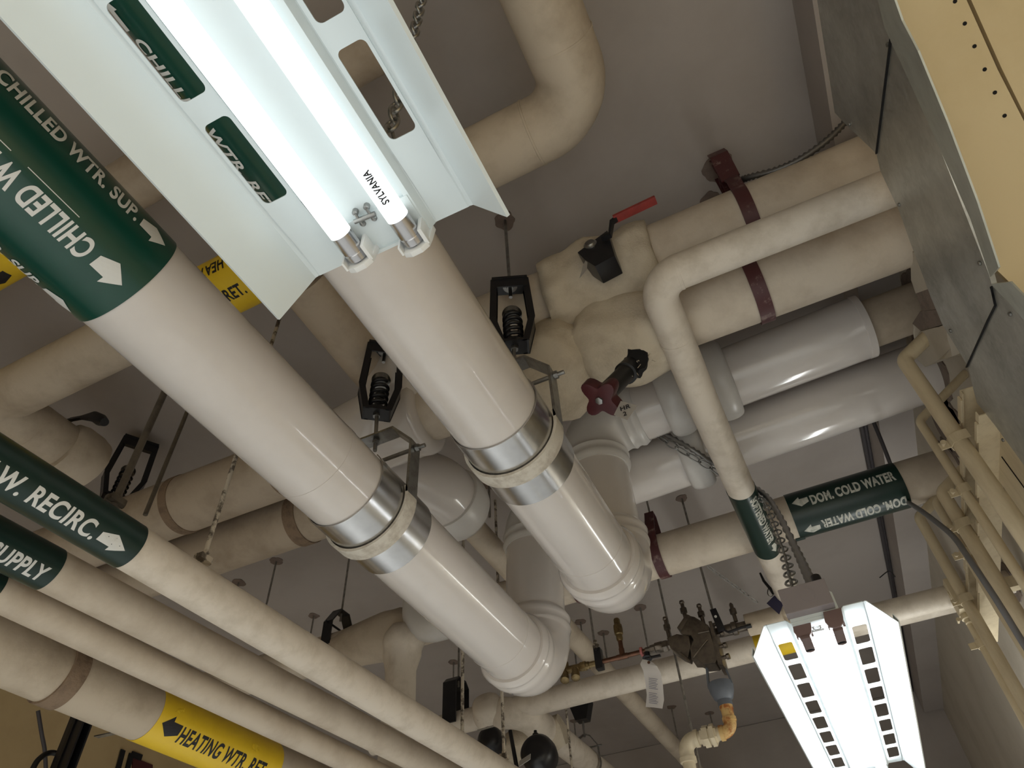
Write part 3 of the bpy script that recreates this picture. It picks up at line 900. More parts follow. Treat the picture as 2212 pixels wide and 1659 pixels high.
# --- lower centre cross pipe and the long pipe leaving it
Q9, D9 = V(0, 4.655, 3.617), V(1, 0, .0103)
r9 = thing('cross_pipe', 'cream insulated cross pipe behind the white hanging tag, running behind the lower right strip light', 'pipe', (-1.0, 4.655, 3.6))
bm = B(); sweep(bm, [Q9 + D9 * -3.3, Q9 + D9 * (WX - .003)], .080, 40); obj('pipe_cover', bm, 'soft', r9)
p = Q9 + D9 * -2.33
bm = B(); pp = dense(fillet([p - V(.07, -.01, .01), p + V(.03, -.01, 0), p + V(.06, -.12, .06)], .06), .02); sweep(bm, pp, [.06, .09] + [.112] * (len(pp) - 4) + [.10, .07], 32); lumpy(bm, .006, 9, 7); obj('tee_cover', bm, 'soft', r9, ang=60)
mk = shell('pipe_marker', r9, Q9, D9, .081, -.36, -.02, 'yellow')
ptext(mk, 'HEATING', Q9, D9, .0822, -.34, -170, .03, .2, 1, 'x', 'letb')
Q10 = V(-2.03, 4.655, 3.525)
r10 = thing('branch_pipe', 'cream pipe elbowing off the cross pipe towards the back wall at bottom centre', 'pipe', Q10)
bm = B(); sweep(bm, fillet([Q9 + D9 * -2.24, Q10 + V(.0, 0, 0.03), V(-1.99, YB + .03, 3.56)], .14), .099, 40); obj('pipe_cover', bm, 'soft', r10)
bm = B(); pp = dense(fillet([Q9 + D9 * -2.26, Q10 + V(0, 0, .03), V(-2.025, 4.95, 3.53)], .14), .02); sweep(bm, pp, [.09] + [.106] * (len(pp) - 2) + [.1], 36); obj('elbow_cover', bm, 'soft', r10, ang=60)

# --- low right cross pipe with the bronze line
YZ, ZZ = 3.776, 3.253
r13 = thing('cross_pipe', 'cream insulated cross pipe passing behind the grey box of the lower right strip light', 'pipe', (0, YZ, ZZ))
bm = B(); sweep(bm, [(.05, YZ, ZZ), (WX - .003, YZ, ZZ + .004)], .0545, 40); obj('pipe_cover', bm, 'soft', r13)

# ------------------------------------------------------------------ hangers
def ceiling_plate(par, x, y, r=.05, seed=0, m='rust'):
    bm = B()
    n = 26
    pts = []
    for k in range(n):
        a = 2 * PI * k / n
        rr = r * (1 + .28 * noise.noise(V(math.cos(a) * 1.6 + seed, math.sin(a) * 1.6, seed)))
        pts.append(V(x + rr * math.cos(a), y + rr * math.sin(a), CZ - .004))
    prism(bm, pts, (0, 0, .003))
    return obj('ceiling_plate', bm, m, par, smooth=False)

def spring_box(par, x, y, z0, z1, wdt=.145, dep=.085, turn=0.0):
    h = z1 - z0
    ux = V(math.cos(turn), math.sin(turn), 0)
    uy = V(-ux.y, ux.x, 0)
    c = V(x, y, 0)
    zz = V(0, 0, 1)
    bm = B()
    box(bm, c + zz * (z1 - .007), (wdt, dep, .014), (ux, uy, zz))
    box(bm, c + zz * (z0 + .007), (wdt * .66, dep * .85, .014), (ux, uy, zz))
    for s in (-1, 1):
        bar(bm, [c + ux * (s * wdt * .47) + zz * z1, c + ux * (s * wdt * .55) + zz * (z0 + h * .34), c + ux * (s * wdt * .34) + zz * z0], dep * .8, .012, uy)
        for e in (-1, 1):
            bar(bm, [c + ux * (s * wdt * .45) + uy * (e * dep * .4) + zz * (z1 - .01), c + ux * (s * wdt * .52) + uy * (e * dep * .4) + zz * (z0 + h * .34), c + ux * (s * wdt * .31) + uy * (e * dep * .4) + zz * z0], .026, .006, ux)
    bar(bm, [c - uy * (dep * .42) - ux * (wdt * .46) + zz * (z1 - .035), c - uy * (dep * .42) + ux * (wdt * .46) + zz * (z1 - .035)], .06, .006, zz)
    fr = obj('spring_box', bm, 'black', par, smooth=False)
    bm = B(); lathe(bm, (x, y, z1 - .015), (0, 0, -1), [(0, .03), (.004, .03), (.005, .016), (.012, .014)], 24); obj('washer', bm, 'steel', fr)
    bm = B()
    pts = []
    for k in range(5 * 20 + 1):
        a = 2 * PI * k / 20
        pts.append((x + .033 * math.cos(a), y + .033 * math.sin(a), z0 + .025 + h * .38 * k / 100))
    sweep(bm, pts, .0075, 10)
    obj('coil_spring', bm, 'black', fr)
    bm = B(); lathe(bm, (x, y, z0 + .03 + h * .38), (0, 0, 1), [(0, .038), (.02, .040), (.03, .036), (.031, .01)], 28); obj('spring_cup', bm, 'steel', fr)
    bm = B(); lathe(bm, (x, y, z0 + .012), (0, 0, 1), [(0, .038), (.012, .038), (.013, .02)], 28); obj('spring_seat', bm, 'black', fr)
    return fr

def rod(par, a, b, r=.006, m='steel', name='rod'):
    bm = B(); cyl(bm, a, b, r, 12)
    return obj(name, bm, m, par)

def big_hanger(label, P, D, y, r, xo, zb0, zb1):
    c = P(y)
    x = c.x + xo
    t = thing('spring_hanger', label, 'pipe hanger', (x, y, zb0), 'spring hangers of the large pipes')
    # metal saddle wrapped under the jacket
    bm = B()
    lathe(bm, P(y - .155), D, [(0, r + .0005), (.0005, r + .0045), (.31, r + .0045), (.3105, r + .0005)], 64, False)
    for f in [f for f in bm.faces if f.calc_center_median().z > c.z + .10]:
        bm.faces.remove(f)
    obj('saddle', bm, 'galv', t)
    rr = r + .013
    lo = [(c.x + rr * math.cos(a), y, c.z + rr * math.sin(a)) for a in [math.radians(v) for v in range(-195, 16, 7)]]
    bm = B(); bar(bm, lo, .06, .010, (0, 1, 0)); obj('strap', bm, 'band', t)
    zt = c.z + r
    bm = B()
    L0, R0 = Vector(lo[0]), Vector(lo[-1])
    bar(bm, [L0 + V(.002, 0, -.03), (c.x - rr, y, zt + .10), (c.x - .075, y, zt + .20), (c.x + .075, y, zt + .20), (c.x + rr, y, zt + .10), R0 + V(.006, 0, -.03)], .060, .010, (0, 1, 0))
    obj('yoke', bm, 'steel', t, smooth=False)
    bm = B(); cyl(bm, (c.x - rr - .02, y, zt + .075), (c.x + rr + .045, y, zt + .075), .008, 12)
    lathe(bm, (c.x + rr + .008, y, zt + .075), (1, 0, 0), [(0, .015), (.013, .015)], 6); lathe(bm, (c.x - rr - .02, y, zt + .075), (1, 0, 0), [(0, .015), (.012, .015)], 6)
    obj('cross_bolt', bm, 'steel', t)
    rod(t, (x - xo * .5, y, zt + .14), (x, y, zb0 + .03), .008)
    bm = B(); lathe(bm, (x - xo * .5, y, zt + .175), (0, 0, 1), [(0, .015), (.012, .015)], 6); obj('nut', bm, 'steel', t)
    bm = B(); lathe(bm, (x, y, zb0 - .012), (0, 0, 1), [(0, .015), (.012, .015)], 6); obj('nut', bm, 'steel', t)
    spring_box(t, x, y, zb0, zb1, turn=math.atan2(-x, y))
    rod(t, (x, y, zb1 - .09), (x, y, CZ), .0075)
    ceiling_plate(t, x, y, .05, 3 + x)
    return t

big_hanger('black spring hanger with galvanised saddle holding the left large white pipe', p1, D1, 1.62, .15, -.03, 3.56, 3.965)
big_hanger('black spring hanger with galvanised saddle holding the right large white pipe', p2, D2, 1.575, .15, .03, 3.58, 3.985)

def strap_hanger(name, label, c, axis, r, bw, m, zc, rodm='rod', head=.10, open_top=True, plate=.045, group=None):
    """clevis band round a pipe with a rod to the ceiling"""
    c = Vector(c)
    t = thing(name, label, 'pipe hanger', c, group)
    e1 = V(0, 1, 0) if axis == 'x' else V(1, 0, 0)
    wd = V(1, 0, 0) if axis == 'x' else V(0, 1, 0)
    bm = B()
    rr = r + .006
    pts = [c + e1 * (rr * math.cos(math.radians(a))) + V(0, 0, rr * math.sin(math.radians(a))) for a in range(-200, 21, 8)]
    pts = [c - e1 * .03 + V(0, 0, r + head), c - e1 * rr * .95 + V(0, 0, r * .75)] + pts + [c + e1 * rr * .95 + V(0, 0, r * .75), c + e1 * .03 + V(0, 0, r + head)]
    bar(bm, pts, bw, .007, wd)
    bar(bm, [c - e1 * .034 + V(0, 0, r + head), c + e1 * .034 + V(0, 0, r + head)], bw, .008, wd)
    obj('band', bm, m, t)
    rod(t, c + V(0, 0, r + head - .03), (c.x, c.y, zc), .006, rodm)
    if plate:
        ceiling_plate(t, c.x, c.y, plate, c.x * 3)
    return t

h = strap_hanger('band_hanger', 'maroon band hanger nearest the duct, round the ceiling level pipe', (.335, 1.772, 4.04), 'x', .140, .055, 'maroon', CZ, head=.20, plate=.07, group='maroon band hangers')
bm = B()
for s in (-1, 1):
    bar(bm, [(.335, 1.772 + s * .03, 4.20), (.335, 1.772 + s * .05, 4.34), (.335, 1.772 + s * .05, CZ)], .06, .006, (1, 0, 0))
bar(bm, [(.335, 1.66, 4.20), (.335, 1.63, 4.36), (.335, 1.66, 4.44)], .075, .006, (1, 0, 0))
obj('bracket', bm, 'maroon', h, smooth=False)
strap_hanger('band_hanger', 'maroon band hanger round the second ceiling pipe, below the slim white pipe', (.262, 1.915, 3.79), 'x', .130, .055, 'maroon', CZ, head=.12, group='maroon band hangers')
h = strap_hanger('band_hanger', 'maroon clevis hanger on the cold water pipe beside the white elbow', (-.64, 3.539, 3.77), 'x', .120, .055, 'maroon', CZ, head=.16, plate=.075, group='maroon band hangers')
strap_hanger('band_hanger', 'brown band hanger half hidden between the two white elbows', (-1.14, 3.539, 3.766), 'x', .122, .07, 'maroon', CZ, head=.12, group='maroon band hangers')

# --- smaller spring hangers and clevises
c = V(-3.21, 1.9, 4.2)
t = thing('spring_hanger', 'black spring hanger box behind the rods at left, above the recirc marker', 'pipe hanger', c, 'small black hangers')
z0, z1 = 4.03, 4.44
spring_box(t, c.x, c.y, z0, z1, .19, .10, math.atan2(-c.x, c.y))
rod(t, (c.x, c.y, z1 - .05), (c.x, c.y, CZ), .007)
rod(t, (c.x, c.y, 3.92), (c.x, c.y, z0), .007)

def u_hanger(label, px, y, x, r, zp, wdt=.07, top=.16, m='black'):
    t = thing('clevis_hanger', label, 'pipe hanger', (x, y, zp), 'small black hangers')
    bm = B()
    q = [(x, y - r - .01, zp), (x, y - r - .01, zp + r + top * .3), (x, y - .045, zp + r + top), (x, y + .045, zp + r + top), (x, y + r + .01, zp + r + top * .3), (x, y + r + .01, zp)]
    bar(bm, q, wdt, .010, (1, 0, 0)); obj('yoke', bm, m, t, smooth=False)
    bm = B(); pts = [(x, y + (r + .006) * math.cos(math.radians(a)), zp + (r + .006) * math.sin(math.radians(a))) for a in range(-185, 6, 8)]
    bar(bm, pts, wdt * .7, .006, (1, 0, 0)); obj('strap', bm, m, t)
    bm = B(); cyl(bm, (x, y - r - .03, zp + r + .04), (x, y + r + .03, zp + r + .04), .007, 10); obj('cross_bolt', bm, 'black', t)
    rod(t, (x, y, zp + r + top - .06), (x, y, CZ), .007, 'rod')
    ceiling_plate(t, x, y, .045, x)
    return t
u_hanger('black clevis hanger behind the lower left pipes, on the cold water run', None, 3.54, -2.87, .112, 3.75)
p = ony((990, 1520), 4.655)
t = thing('spring_hanger', 'black open box hanger left of the big white elbow, on the cross pipe', 'pipe hanger', p, 'small black hangers')
z1 = ony((990, 1470), 4.655).z
bm = B(); x = ony((985, 1520), 4.655).x
bar(bm, [(x, 4.555, z1 - .34), (x, 4.555, z1 - .04), (x, 4.60, z1), (x, 4.71, z1), (x, 4.755, z1 - .04), (x, 4.755, z1 - .34)], .11, .012, (1, 0, 0)); obj('yoke', bm, 'black', t, smooth=False)
rod(t, (x + .02, 4.655, z1 - .05), (x + .02, 4.655, CZ), .008, 'rod')
ceiling_plate(t, x + .02, 4.655, .04, 2.2)

# ring hanger of the branch pipe with its little spring box
yr = 5.85
cr = V(-2.013, yr, 3.54)
t = thing('ring_hanger', 'grey ring hanger under a tapered black spring box, round the branch pipe at bottom', 'pipe hanger', cr, 'small black hangers')
bm = B(); pts = [cr + V(.112 * math.cos(math.radians(a)), 0, .112 * math.sin(math.radians(a))) for a in range(-205, 26, 8)]
pts = [cr + V(-.05, 0, .20), cr + V(-.106, 0, .12)] + pts + [cr + V(.106, 0, .12), cr + V(.05, 0, .20)]
bar(bm, pts, .03, .008, (0, 1, 0)); bar(bm, [cr + V(-.052, 0, .20), cr + V(0, 0, .225), cr + V(.052, 0, .20)], .03, .008, (0, 1, 0)); obj('ring', bm, 'steel', t)
bm = B(); cyl(bm, cr + V(-.14, 0, .115), cr + V(.14, 0, .115), .007, 10); obj('cross_bolt', bm, 'steel', t)
rod(t, cr + V(0, 0, .20), cr + V(0, 0, .40), .009)
bm = B()
zt_ = cr.z + .36
prism(bm, [cr + V(-.05, -.05, .33), cr + V(.05, -.05, .33), cr + V(.095, -.05, .47), cr + V(.095, -.05, .62), cr + V(-.095, -.05, .62), cr + V(-.095, -.05, .47)], (0, .10, 0))
obj('spring_box', bm, 'black', t, smooth=False)
rod(t, cr + V(0, 0, .5), (cr.x, cr.y, CZ), .007)

# --- plain rods: (bottom pixel, plan position source, label ...)
def ceiling_rod(label, top_px, bot_px, xy=None, r=.006, m='rod', plate=.045, seed=0, clamp=None):
    if xy is None:
        q = onz(top_px, CZ); xy = (q.x, q.y)
    v = ray(bot_px)
    # height of the rod where it drops out of sight
    k = (xy[0] * v.x + xy[1] * v.y) / (v.x ** 2 + v.y ** 2)
    zb = CAM.z + v.z * k
    t = thing('threaded_rod', label, 'hanger rod', (xy[0], xy[1], zb), 'hanger rods')
    rod(t, (xy[0], xy[1], zb), (xy[0], xy[1], CZ - .001), r, m)
    if plate:
        ceiling_plate(t, xy[0], xy[1], plate, seed)
    if clamp:
        bm = B(); box(bm, (xy[0], xy[1], zb + .012), (.035, .05, .02)); lathe(bm, (xy[0], xy[1], zb + .022), (0, 0, 1), [(0, .013), (.016, .013)], 6)
        lathe(bm, (xy[0], xy[1] - .03, zb + .010), (0, 1, 0), [(0, .009), (.06, .009)], 8)
        obj('rod_clamp', bm, clamp, t, bevel=.002)
    return t

y1 = lambda px: onx(px, -1.672).y
ceiling_rod('painted hanger rod clamped to the recirc pipe just right of its marker', None, (445, 1216), (-1.672, y1((475, 1095))), .008, 'rodw', 0, clamp='rodw')
ceiling_rod('thick dark rod crossing in front of the black spring hanger box at left', None, (256, 1092), (-1.69, onx((300, 970), -1.69).y), .011, 'rodd', 0, clamp='rodd')
ceiling_rod('dark rod just right of the black spring hanger box at left', None, (312, 1112), (-1.95, onx((358, 1003), -1.95).y), .008, 'rodd', 0)
ceiling_rod('chipped white rod clamped to the recirc pipe below the big white elbow', None, (1091, 1640), (-1.648, onx((1087, 1575), -1.648).y), .009, 'rodw', 0, clamp='rodw')
ceiling_rod('chipped white rod in front of the black open box hanger', None, (995, 1600), (-1.95, onx((999, 1490), -1.95).y), .010, 'rodw', 0)
ceiling_rod('thin chipped rod emerging under the cross pipe beside the ring hanger', (1322, 1440), (1340, 1659), (onz((1300, 1400), CZ).x, 4.85), .008, 'rodw', 0)
ceiling_rod('long grey rod passing behind the bronze valve and in front of the cross pipe', None, (1512, 1670), (ony((1441, 1338), 4.24).x, 4.24), .0075, 'rod', 0)
ceiling_rod('grey rod dropping to the black bracket of the bronze valve', None, (1547, 1345), (ony((1530, 1285), 4.1).x, 4.1), .0075, 'rod', .04, 1.2)
ceiling_rod('grey rod dropping to the clamp on the copper line', None, (1288, 1400), (ony((1280, 1360), 4.1).x, 4.1), .0075, 'rod', 0)
ceiling_rod('short dark rod left of the lower pipes, further from its neighbour', (516, 1258), (512, 1290), None, .007, 'rod', .05, 1)
ceiling_rod('dark rod from a ceiling plate, lower left gap between pipes', (597, 1212), (566, 1305), None, .007, 'rod', .05, 2)
ceiling_rod('thin rod from a ceiling plate left of the black clevis', (678, 1330), (673, 1375), None, .007, 'rod', .045, 3)
ceiling_rod('thin rod from a ceiling plate left of the black open box hanger', (980, 1430), (983, 1500), None, .007, 'rod', .05, 4)
ceiling_rod('left of two short rods with dark plates between the big white pipes', (1020, 1064), (1024, 1120), None, .008, 'rod', .045, 5)
ceiling_rod('right of two short rods with dark plates between the big white pipes', (1056, 1047), (1060, 1118), None, .008, 'rod', .045, 6)
ceiling_rod('thin rod with round ceiling plate above the bronze line', (1383, 1312), (1400, 1400), None, .008, 'rod', .055, 7)
ceiling_rod('thin rod with round ceiling plate between copper drop and clamp', (1303, 1367), (1312, 1440), None, .008, 'rod', .05, 8)
ceiling_rod('rod with ceiling plate behind the long ceiling pipe', (1254, 1343), (1262, 1380), None, .007, 'rod', .05, 9)
ceiling_rod('rod with dark ceiling plate above the ivory elbow', (1450, 1527), (1465, 1595), None, .008, 'rod', .05, 10)
ceiling_rod('rod with ceiling plate behind the grey funnel', (1533, 1540), (1541, 1575), None, .008, 'rod', .05, 11)
ceiling_rod('faint rod with plate left of the ring hanger', (1240, 1557), (1246, 1600), None, .008, 'rod', .05, 12)
ceiling_rod('faint rod with plate low beside the long ceiling pipe', (1425, 1618), (1432, 1659), None, .008, 'rod', .05, 13)

# ------------------------------------------------------------------ bronze and copper line
YB2, ZB2 = 4.10, 3.512
P = lambda px, y=YB2: ony(px, y)
t = thing('copper_line', 'copper and bronze water line with drop pipe, below the right white elbow', 'water pipe', P((1345, 1420)))
a, b_ = P((1232, 1452)), P((1432, 1383))
zl = ZB2
def X(px):      # x on the line below a pixel column
    lo, hi = -1.6, .6
    for _ in range(40):
        mid = (lo + hi) / 2
        q = V(mid, YB2, ZB2) - CAM
        u = CX + F * q.dot(RT) / q.dot(_f)
        lo, hi = (mid, hi) if u < px else (lo, mid)
    return (lo + hi) / 2
bm = B(); cyl(bm, (X(1268), YB2, zl), (X(1400), YB2, zl), .0145, 18); obj('copper_tube', bm, 'copper', t)
bm = B(); lathe(bm, (X(1345) - .035, YB2, zl), (1, 0, 0), [(0, .0175), (.07, .0175)], 18); cyl(bm, (X(1345), YB2, zl), (X(1345), YB2, zl + .05), .0175, 18); obj('copper_tee', bm, 'copper', t)
bm = B(); cyl(bm, (X(1345), YB2, zl), (X(1345), YB2, 3.75), .0145, 18); obj('copper_tube', bm, 'copper', t)
bm = B(); lathe(bm, (X(1345), YB2, zl + .10), (0, 0, 1), [(0, .016), (.01, .021), (.04, .021), (.045, .028), (.075, .030), (.105, .028), (.11, .021), (.14, .021), (.15, .016)], 10); obj('check_fitting', bm, 'brass', t)
bm = B(); lathe(bm, (X(1250), YB2, zl), (1, 0, 0), [(0, .02), (.02, .03), (.05, .03), (.055, .024), (.07, .024), (.075, .019), (.12, .018)], 8); obj('union', bm, 'brass', t)
bm = B(); lathe(bm, (X(1268), YB2, zl), (1, 0, 0), [(0, .0215), (.012, .0215)], 16); obj('thread_seal', bm, 'pink', t)
bm = B()
cyl(bm, (X(1212), YB2, zl), (X(1252), YB2, zl), .024, 16)
for px in (1220, 1243):
    lathe(bm, (X(px), YB2, zl), (.1, -.5, -1), [(0, .024), (.05, .024), (.052, .028), (.085, .028), (.09, .02)], 12)
lathe(bm, (X(1224), YB2, zl), (0, -.2, 1), [(0, .02), (.05, .02), (.055, .012), (.075, .012)], 12)
obj('check_valve', bm, 'brass', t)
bm = B(); box(bm, (X(1295), YB2, zl + .02), (.045, .05, .13)); cyl(bm, (X(1295), YB2 - .04, zl + .07), (X(1295), YB2 + .04, zl + .07), .009, 10); obj('tube_clamp', bm, 'black', t, bevel=.003)
bm = B(); lathe(bm, (X(1292), YB2, zl + .085), (0, 0, 1), [(0, .02), (.03, .022), (.035, .012), (.06, .012)], 10); obj('clamp_nut', bm, 'rodw', t)
bm = B(); lathe(bm, (X(1395), YB2, zl), (1, 0, 0), [(0, .02), (.03, .021), (.032, .026), (.06, .027), (.065, .033), (.11, .034), (.115, .030), (.14, .029)], 8); obj('union', bm, 'bronze', t)
bm = B(); lathe(bm, (X(1384), YB2, zl), (1, 0, 0), [(0, .0275), (.014, .0275)], 16); obj('thread_seal', bm, 'pink', t)
bm = B(); lathe(bm, (X(1397), YB2 - .01, zl - .02), (0, -.3, -1), [(0, .018), (.03, .018), (.034, .03), (.04, .03)], 12); bar(bm, [(X(1392), YB2 - .02, zl - .055), (X(1425), YB2 - .02, zl - .058)], .02, .008, (0, 1, 0)); obj('drain_cock', bm, 'black', t)

bm = B(); lathe(bm, (X(1612), YB2, zl), (1, 0, 0), [(0, .04), (.004, .062), (.20, .066), (.215, .05)], 36); lumpy(bm, .004, 14, 2); obj('end_wrap', bm, 'creamd', t, ang=60)
bm = B(); cyl(bm, (X(1690), YB2, zl), (-.05, YB2, 3.58), .05, 24); obj('branch_stub', bm, 'creamd', t)
# backflow valve body
yb = YB2 - .01
t = thing('backflow_valve', 'tarnished bronze backflow valve with test cocks and grey funnel', 'valve', P((1500, 1390)))
bm = B()
prism(bm, [P(q, yb - .06) for q in ((1440, 1378), (1462, 1369), (1488, 1374), (1492, 1395), (1486, 1422), (1470, 1415), (1448, 1400))], (0, .10, 0))
lathe(bm, (X(1430), YB2, zl), (1, 0, 0), [(0, .034), (.035, .036), (.04, .03), (.08, .034)], 6)
obj('inlet_body', bm, 'bronze', t, bevel=.006)
bm = B()
prism(bm, [P(q, yb - .075) for q in ((1468, 1358), (1482, 1328), (1500, 1332), (1530, 1350), (1535, 1370), (1552, 1420), (1545, 1432), (1520, 1434), (1508, 1425), (1494, 1425), (1490, 1400), (1498, 1382), (1492, 1372), (1474, 1370))], (0, .125, 0))
obj('valve_body', bm, 'bronze', t, bevel=.008)
bm = B()
prism(bm, [P(q, yb - .09) for q in ((1462, 1356), (1482, 1326), (1490, 1329), (1472, 1361))], (0, .15, 0))
prism(bm, [P(q, yb - .09) for q in ((1530, 1342), (1537, 1341), (1562, 1436), (1551, 1436))], (0, .16, 0))
obj('cover_flange', bm, 'bronze', t, bevel=.003)
bm = B()
a, b_ = P((1500, 1375), yb - .08), P((1515, 1420), yb - .08)
for q0, q1 in (((1508, 1368), (1532, 1363)), ((1497, 1420), (1528, 1382)), ((1470, 1410), (1490, 1428))):
    cyl(bm, P(q0, yb - .078), P(q1, yb - .078), .006, 8)
obj('casting_rib', bm, 'bronze', t)
bm = B()
for px in ((1541, 1350), (1546, 1374), (1552, 1398), (1558, 1422)):
    lathe(bm, P(px, yb - .02), (1, -.1, 0), [(0, .012), (.03, .012), (.034, .018), (.05, .018)], 8)
obj('cover_bolt', bm, 'bronze', t)
for px in ((1442, 1360), (1478, 1324), (1516, 1332)):
    bm = B(); lathe(bm, P(px, yb), (0, 0, 1), [(-.05, .012), (-.005, .012), (0, .021), (.03, .021), (.036, .012), (.06, .012), (.066, .017), (.08, .014), (.085, .004)], 10); obj('test_cock', bm, 'bronze', t)
bm = B(); lathe(bm, (X(1545), YB2, zl), (1, 0, 0), [(0, .022), (.02, .03), (.05, .033), (.10, .034), (.105, .04), (.13, .04), (.135, .028), (.19, .028), (.20, .022)], 10); obj('ball_valve', bm, 'bronze', t)
bm = B(); prism(bm, [P(q, yb - .06) for q in ((1533, 1317), (1546, 1313), (1566, 1358), (1551, 1364))], (0, .03, 0)); obj('rod_bracket', bm, 'black', t, bevel=.002)
bm = B(); lathe(bm, P((1546, 1332), yb - .061), (0, -1, 0), [(0, .008), (.003, .008)], 12); obj('bracket_hole', bm, 'letw', t)
bm = B(); lathe(bm, P((1585, 1326), yb), (0, 0, 1), [(-.05, .012), (-.005, .012), (0, .02), (.03, .02), (.036, .012), (.06, .012), (.07, .006)], 10); obj('test_cock', bm, 'bronze', t)
bm = B(); bar(bm, [P((1566, 1362), yb - .05), P((1574, 1366), yb - .05), P((1600, 1356), yb - .05), P((1616, 1352), yb - .05)], .02, .008, (0, 1, 0)); lathe(bm, P((1612, 1354), yb - .05), (1, 0, 0), [(0, .012), (.03, .012)], 10); obj('lever', bm, 'black', t)
# grey funnel (air gap) below, rust stained elbow and drain
fz = P((1530, 1440), yb)
xd = fz.x + .040
bm = B()
z_a, z_b, z_c, z_d = P((1530, 1437), yb).z, P((1545, 1478), yb).z, P((1552, 1505), yb).z, P((1560, 1527), yb).z
lathe(bm, (xd, yb, 0), (0, 0, 1), [(z_d, .040), (z_d + .03, .040), (z_d + .04, .052), (z_c + .02, .066), (z_b - .02, .070), (z_b, .066), (z_b + .002, .058), (z_c + .02, .05), (z_c, .03)], 32)
lathe(bm, (xd, yb, z_a - .012), (0, 0, 1), [(0, .05), (.024, .05), (.026, .03)], 28)
for s in (-1, 1):
    bar(bm, [(xd + s * .047, yb, z_a), (xd + s * .06, yb, z_b + .03), (xd + s * .066, yb, z_b - .02)], .03, .010, (0, 1, 0))
obj('funnel', bm, 'greyf', t)
ze = P((1575, 1560), yb).z
zu = P((1530, 1590), yb).z
bm = B(); sweep(bm, fillet([(xd, yb, z_d + .01), (xd, yb, zu), (xd - .065, yb, zu)], .05), .033, 24)
lathe(bm, (xd, yb, z_d - .02), (0, 0, 1), [(0, .036), (.02, .037), (.021, .031)], 24); lathe(bm, (xd - .045, yb, zu), (-1, 0, 0), [(0, .040), (.022, .040), (.023, .03)], 24)
lathe(bm, (xd, yb, zu + .05), (0, 0, 1), [(0, .038), (.02, .038), (.021, .03)], 24)
obj('drain_elbow', bm, 'rusty', t)
t2 = thing('drain_pipe', 'ivory drain pipe with union and elbow turning down at bottom', 'drain pipe', (xd - .25, yb, zu))
xl = P((1478, 1600), yb).x
bm = B(); sweep(bm, fillet([(xd - .06, yb, zu), (xl, yb, zu), (xl, yb, .4)], .06), .034, 28); obj('pipe_body', bm, 'ivory', t2)
bm = B(); sweep(bm, fillet([(xl + .075, yb, zu), (xl, yb, zu), (xl, yb, zu - .11)], .06), .040, 28)
lathe(bm, (xl + .06, yb, zu), (1, 0, 0), [(0, .045), (.02, .045), (.021, .034)], 24); lathe(bm, (xl, yb, zu - .085), (0, 0, -1), [(0, .045), (.025, .045), (.026, .034)], 24)
obj('elbow', bm, 'ivory', t2)
xu = P((1528, 1592), yb).x
bm = B(); lathe(bm, ((xl + .08 + xd - .068) / 2 - .045, yb, zu), (1, 0, 0), [(0, .036), (.002, .046), (.015, .046), (.016, .058), (.045, .058), (.046, .047), (.055, .047), (.056, .060), (.078, .060), (.079, .042), (.09, .042)], 6); obj('union_nut', bm, 'ivory', t2, smooth=False)

# white hanging paper tag
yt = YB2 - .09
T = lambda q: ony(q, yt)
nrm = V(0, -1, 0)
t = thing('paper_tag', 'white paper inspection tag hanging in front of the cross pipe', 'tag', T((1405, 1428)))
bm = B()
L_ = [(1388, 1424), (1384, 1436), (1390, 1450), (1393, 1470), (1396, 1500), (1395, 1528)]
R_ = [(1408, 1429), (1420, 1440), (1428, 1455), (1431, 1480), (1433, 1510), (1431, 1531)]
prev = None
for k, (l, r_) in enumerate(zip(L_, R_)):
    off = [.0, -.012, -.004, .006, .010, -.004][k]
    q = [bm.verts.new(T(l) + V(0, off, 0)), bm.verts.new(T(((l[0] + r_[0]) / 2, (l[1] + r_[1]) / 2)) + V(0, off - .006, 0)), bm.verts.new(T(r_) + V(0, off + .003, 0))]
    if prev:
        for j in (0, 1):
            bm.faces.new((prev[j], prev[j + 1], q[j + 1], q[j]))
    prev = q
bmesh.ops.solidify(bm, geom=bm.faces[:], thickness=.0015)
pg = obj('tag_sheet', bm, 'paper', t)
bm = B()
for k in range(14):
    yy = 1468 + k * 3.6 + (6 if k > 6 else 0)
    a, b_ = T((1404 + .05 * k, yy)), T((1423 + .1 * k - (k % 3) * 2, yy + 2.5))
    a.y -= .024; b_.y -= .022
    bar(bm, [a, b_], .0028, .0005, (0, 0, 1))
obj('printed_lines', bm, 'ink', pg, smooth=False)
bm = B(); c = T((1404, 1434)); lathe(bm, c + V(0, -.022, 0), (0, -1, 0), [(0, .009), (.001, .009)], 16); obj('eyelet', bm, 'copper', pg)
bm = B(); sweep(bm, smooth_path([T((1404, 1434)) + V(0, -.02, 0), T((1402, 1424)) + V(0, .02, 0), V(X(1405), YB2 - .03, zl - .03)]), .002, 6); obj('wire_tie', bm, 'steel', t)

# navy square tag on the low right cross pipe
t = thing('hanging_tag', 'small navy blue square tag dangling above the grey box', 'tag', P((1668, 1290)))
yn = YB2 - .12
bm = B(); prism(bm, [ony(q, yn) for q in ((1673, 1286), (1692, 1305), (1683, 1327), (1656, 1303))], (0, .003, 0)); obj('tag_plate', bm, 'navy', t, smooth=False)
bm = B(); pts = [ony((1665 + 7 * math.cos(a), 1279 + 10 * math.sin(a)), yn + .005 * math.sin(a * 2)) for a in [2 * PI * k / 20 for k in range(21)]]; sweep(bm, pts, .003, 8); obj('key_ring', bm, 'steel', t)
bm = B(); sweep(bm, [ony((1642, 1238), yn + .02), ony((1650, 1255), yn + .015), ony((1664, 1272), yn), ony((1670, 1284), yn)], [.006, .008, .009, .005], 8); obj('cord', bm, 'rubber', t)

